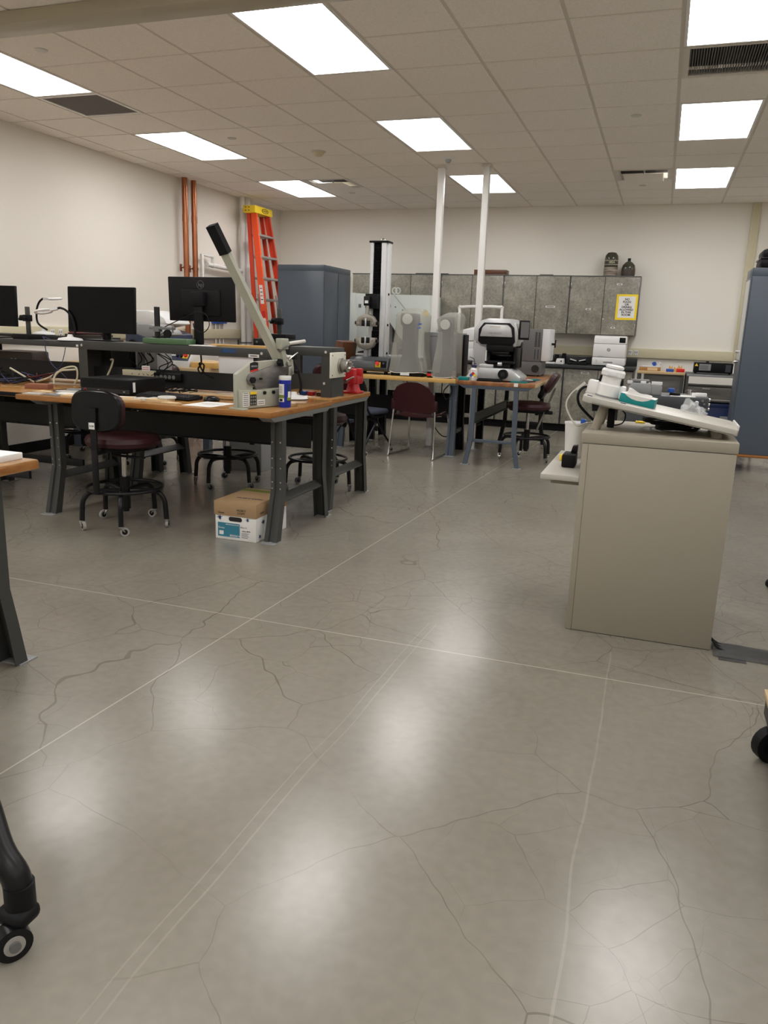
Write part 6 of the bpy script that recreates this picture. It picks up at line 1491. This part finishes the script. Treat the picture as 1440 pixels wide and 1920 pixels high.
for i, (px, h) in enumerate(((.10, .075), (.16, .06), (.21, .085))):
    o = B().prism([(-.03, 0), (.03, 0), (.02, h), (.005, h*.6), (-.02, h)], 'Y', -.012, .012, .002).obj('wood_jig', 'maple', None, (.115+px, 5.76, .9025)); tag(o, ('left', 'middle', 'right')[i]+' of the three small wooden jigs on the back right bench', 'jig', 'small wooden jigs on the back right bench')
t = thing('equipment_table', 'dark table with grey drawer front under the black laser box', 'table', (.80, 5.75, 0))
B().box((-.40, -.37, .872), (.45, .37, .892), .004).obj('tabletop', 'slate', t); B().box((-.40, -.375, .868), (.45, -.369, .892), .002).obj('front_trim', 'mid_grey', t)
B().box((-.37, -.34, .60), (.44, -.325, .745), .003).obj('drawer_front', 'grey_wood', t); B().tube([(-.20, -.34, .73), (-.20, -.365, .725), (-.12, -.365, .725), (-.12, -.34, .73)], .006, 6).obj('handle', 'steel', t)
B().box((-.37, -.32, .60), (.44, .34, .745), .003).obj('drawer_box', 'dark_steel', t)
for x in (-.385, .43):
    for y in (-.34, .34): B().box((x-.015, y-.02, 0), (x+.015, y+.02, .87), .003).obj('leg', 'grey_steel', t)
t = thing('storage_tote', 'dark blue storage tote under the table on the back right', 'tote', (.82, 5.75, 0)); B().box((-.34, -.28, 0), (.36, .28, .52), .015).obj('tote', 'dark_blue', t); B().box((-.35, -.29, .50), (.37, .29, .55), .01).obj('lid', 'dark_blue', t); B().box((.02, -.285, .10), (.22, -.279, .40)).obj('label_plate', 'mid_grey', t)
t = thing('laser_box', 'long black laser box with warning triangle and rating label on the dark table', 'device', (.71, 5.80, .8925))
B().box((-.225, -.10, .012), (.225, .12, .135), .004).obj('housing', 'black_plastic', t)
for x in (-.2, .2): B().cyl((x, 0, 0), (x, 0, .013), .015, n=10).obj('foot', 'black_rubber', t)
B().box((-.165, -.1015, .04), (-.03, -.1, .118)).obj('rating_label', 'mid_grey', t); B().prism([(-.218, .09), (-.178, .09), (-.198, .125)], 'Y', -.1018, -.1002).obj('warning_triangle', 'yellow', t)
B().cyl((-.07, 0, .135), (-.07, 0, .15), .018, n=14).obj('top_knob', 'black_plastic', t); B().box((.14, -.1015, .03), (.20, -.1, .12)).obj('switch_panel', 'slate', t)
for i in range(3): B().box((-.155, -.1022, .055+.018*i), (-.06, -.1015, .060+.018*i)).obj('print_line', 'ink', t)
t = thing('glass_jar', 'clear jar with steel lid on the dark table beside the blue cabinet', 'jar', (1.02, 5.66, .8925)); B().lathe([(0, 0), (.04, 0), (.042, .01), (.042, .10), (.038, .10), (.038, .012), (0, .008)], n=24).obj('jar', 'acrylic', t); B().lathe([(0, .10), (.044, .10), (.044, .118), (0, .12)], n=24).obj('lid', 'chrome', t)
# wheeled cabinet at right foreground
t = thing('rolling_cabinet', 'grey cabinet on a wooden edged dolly with big caster at the right edge', 'cabinet', (1.02, -2.62, 0))
B().box((-.48, -.40, .205), (.49, .40, .86), .006).obj('body', 'cabinet_blue', t); B().box((-.495, -.41, .861), (.50, .41, .895), .004).obj('worktop', 'slate', t)
for k in range(3):
    d = B().box((-.489, -.385, .22+.213*k), (-.4805, .385, .42+.213*k), .003).obj('drawer', 'cabinet_blue', t); B().tube([(-.489, -.12, .37+.213*k), (-.515, -.12, .37+.213*k), (-.515, .12, .37+.213*k), (-.489, .12, .37+.213*k)], .007, 8).obj('handle', 'chrome', d)
B().box((-.497, -.408, .185), (.497, .408, .2045), .002).obj('board_edge', 'pale_wood', t); B().box((-.49, -.40, .12), (.49, .40, .184), .004).obj('chassis', 'dark_steel', t)
for x in (-.43, .43):
    for y in (-.33, .33): caster(t, x, y, .058, 3.6, 'black_rubber')
t = thing('office_chair', 'black office chair of which only a caster shows at the right edge', 'chair', (1.10, -.35, 0))
for k in range(5):
    a = PI-.12+k*2*PI/5; lg = B().tube([(.03*math.cos(a), .03*math.sin(a), .10), (.30*math.cos(a), .30*math.sin(a), .075)], .02, 10, radii=(.026, .016)).obj('leg', 'black_plastic', t); caster(lg, .30*math.cos(a), .30*math.sin(a), .027, a+.6, 'black_rubber')
B().cyl((0, 0, .09), (0, 0, .42), .025, n=16).obj('column', 'black_steel', t); B().box((-.24, -.24, .42), (.24, .24, .50), .03, 3).obj('seat', 'black_plastic', t); B().box((-.20, .22, .55), (.20, .27, .98), .03, 3).obj('backrest', 'black_plastic', t); B().box((-.03, .20, .44), (.03, .23, .60), .006).obj('back_support', 'black_steel', t)
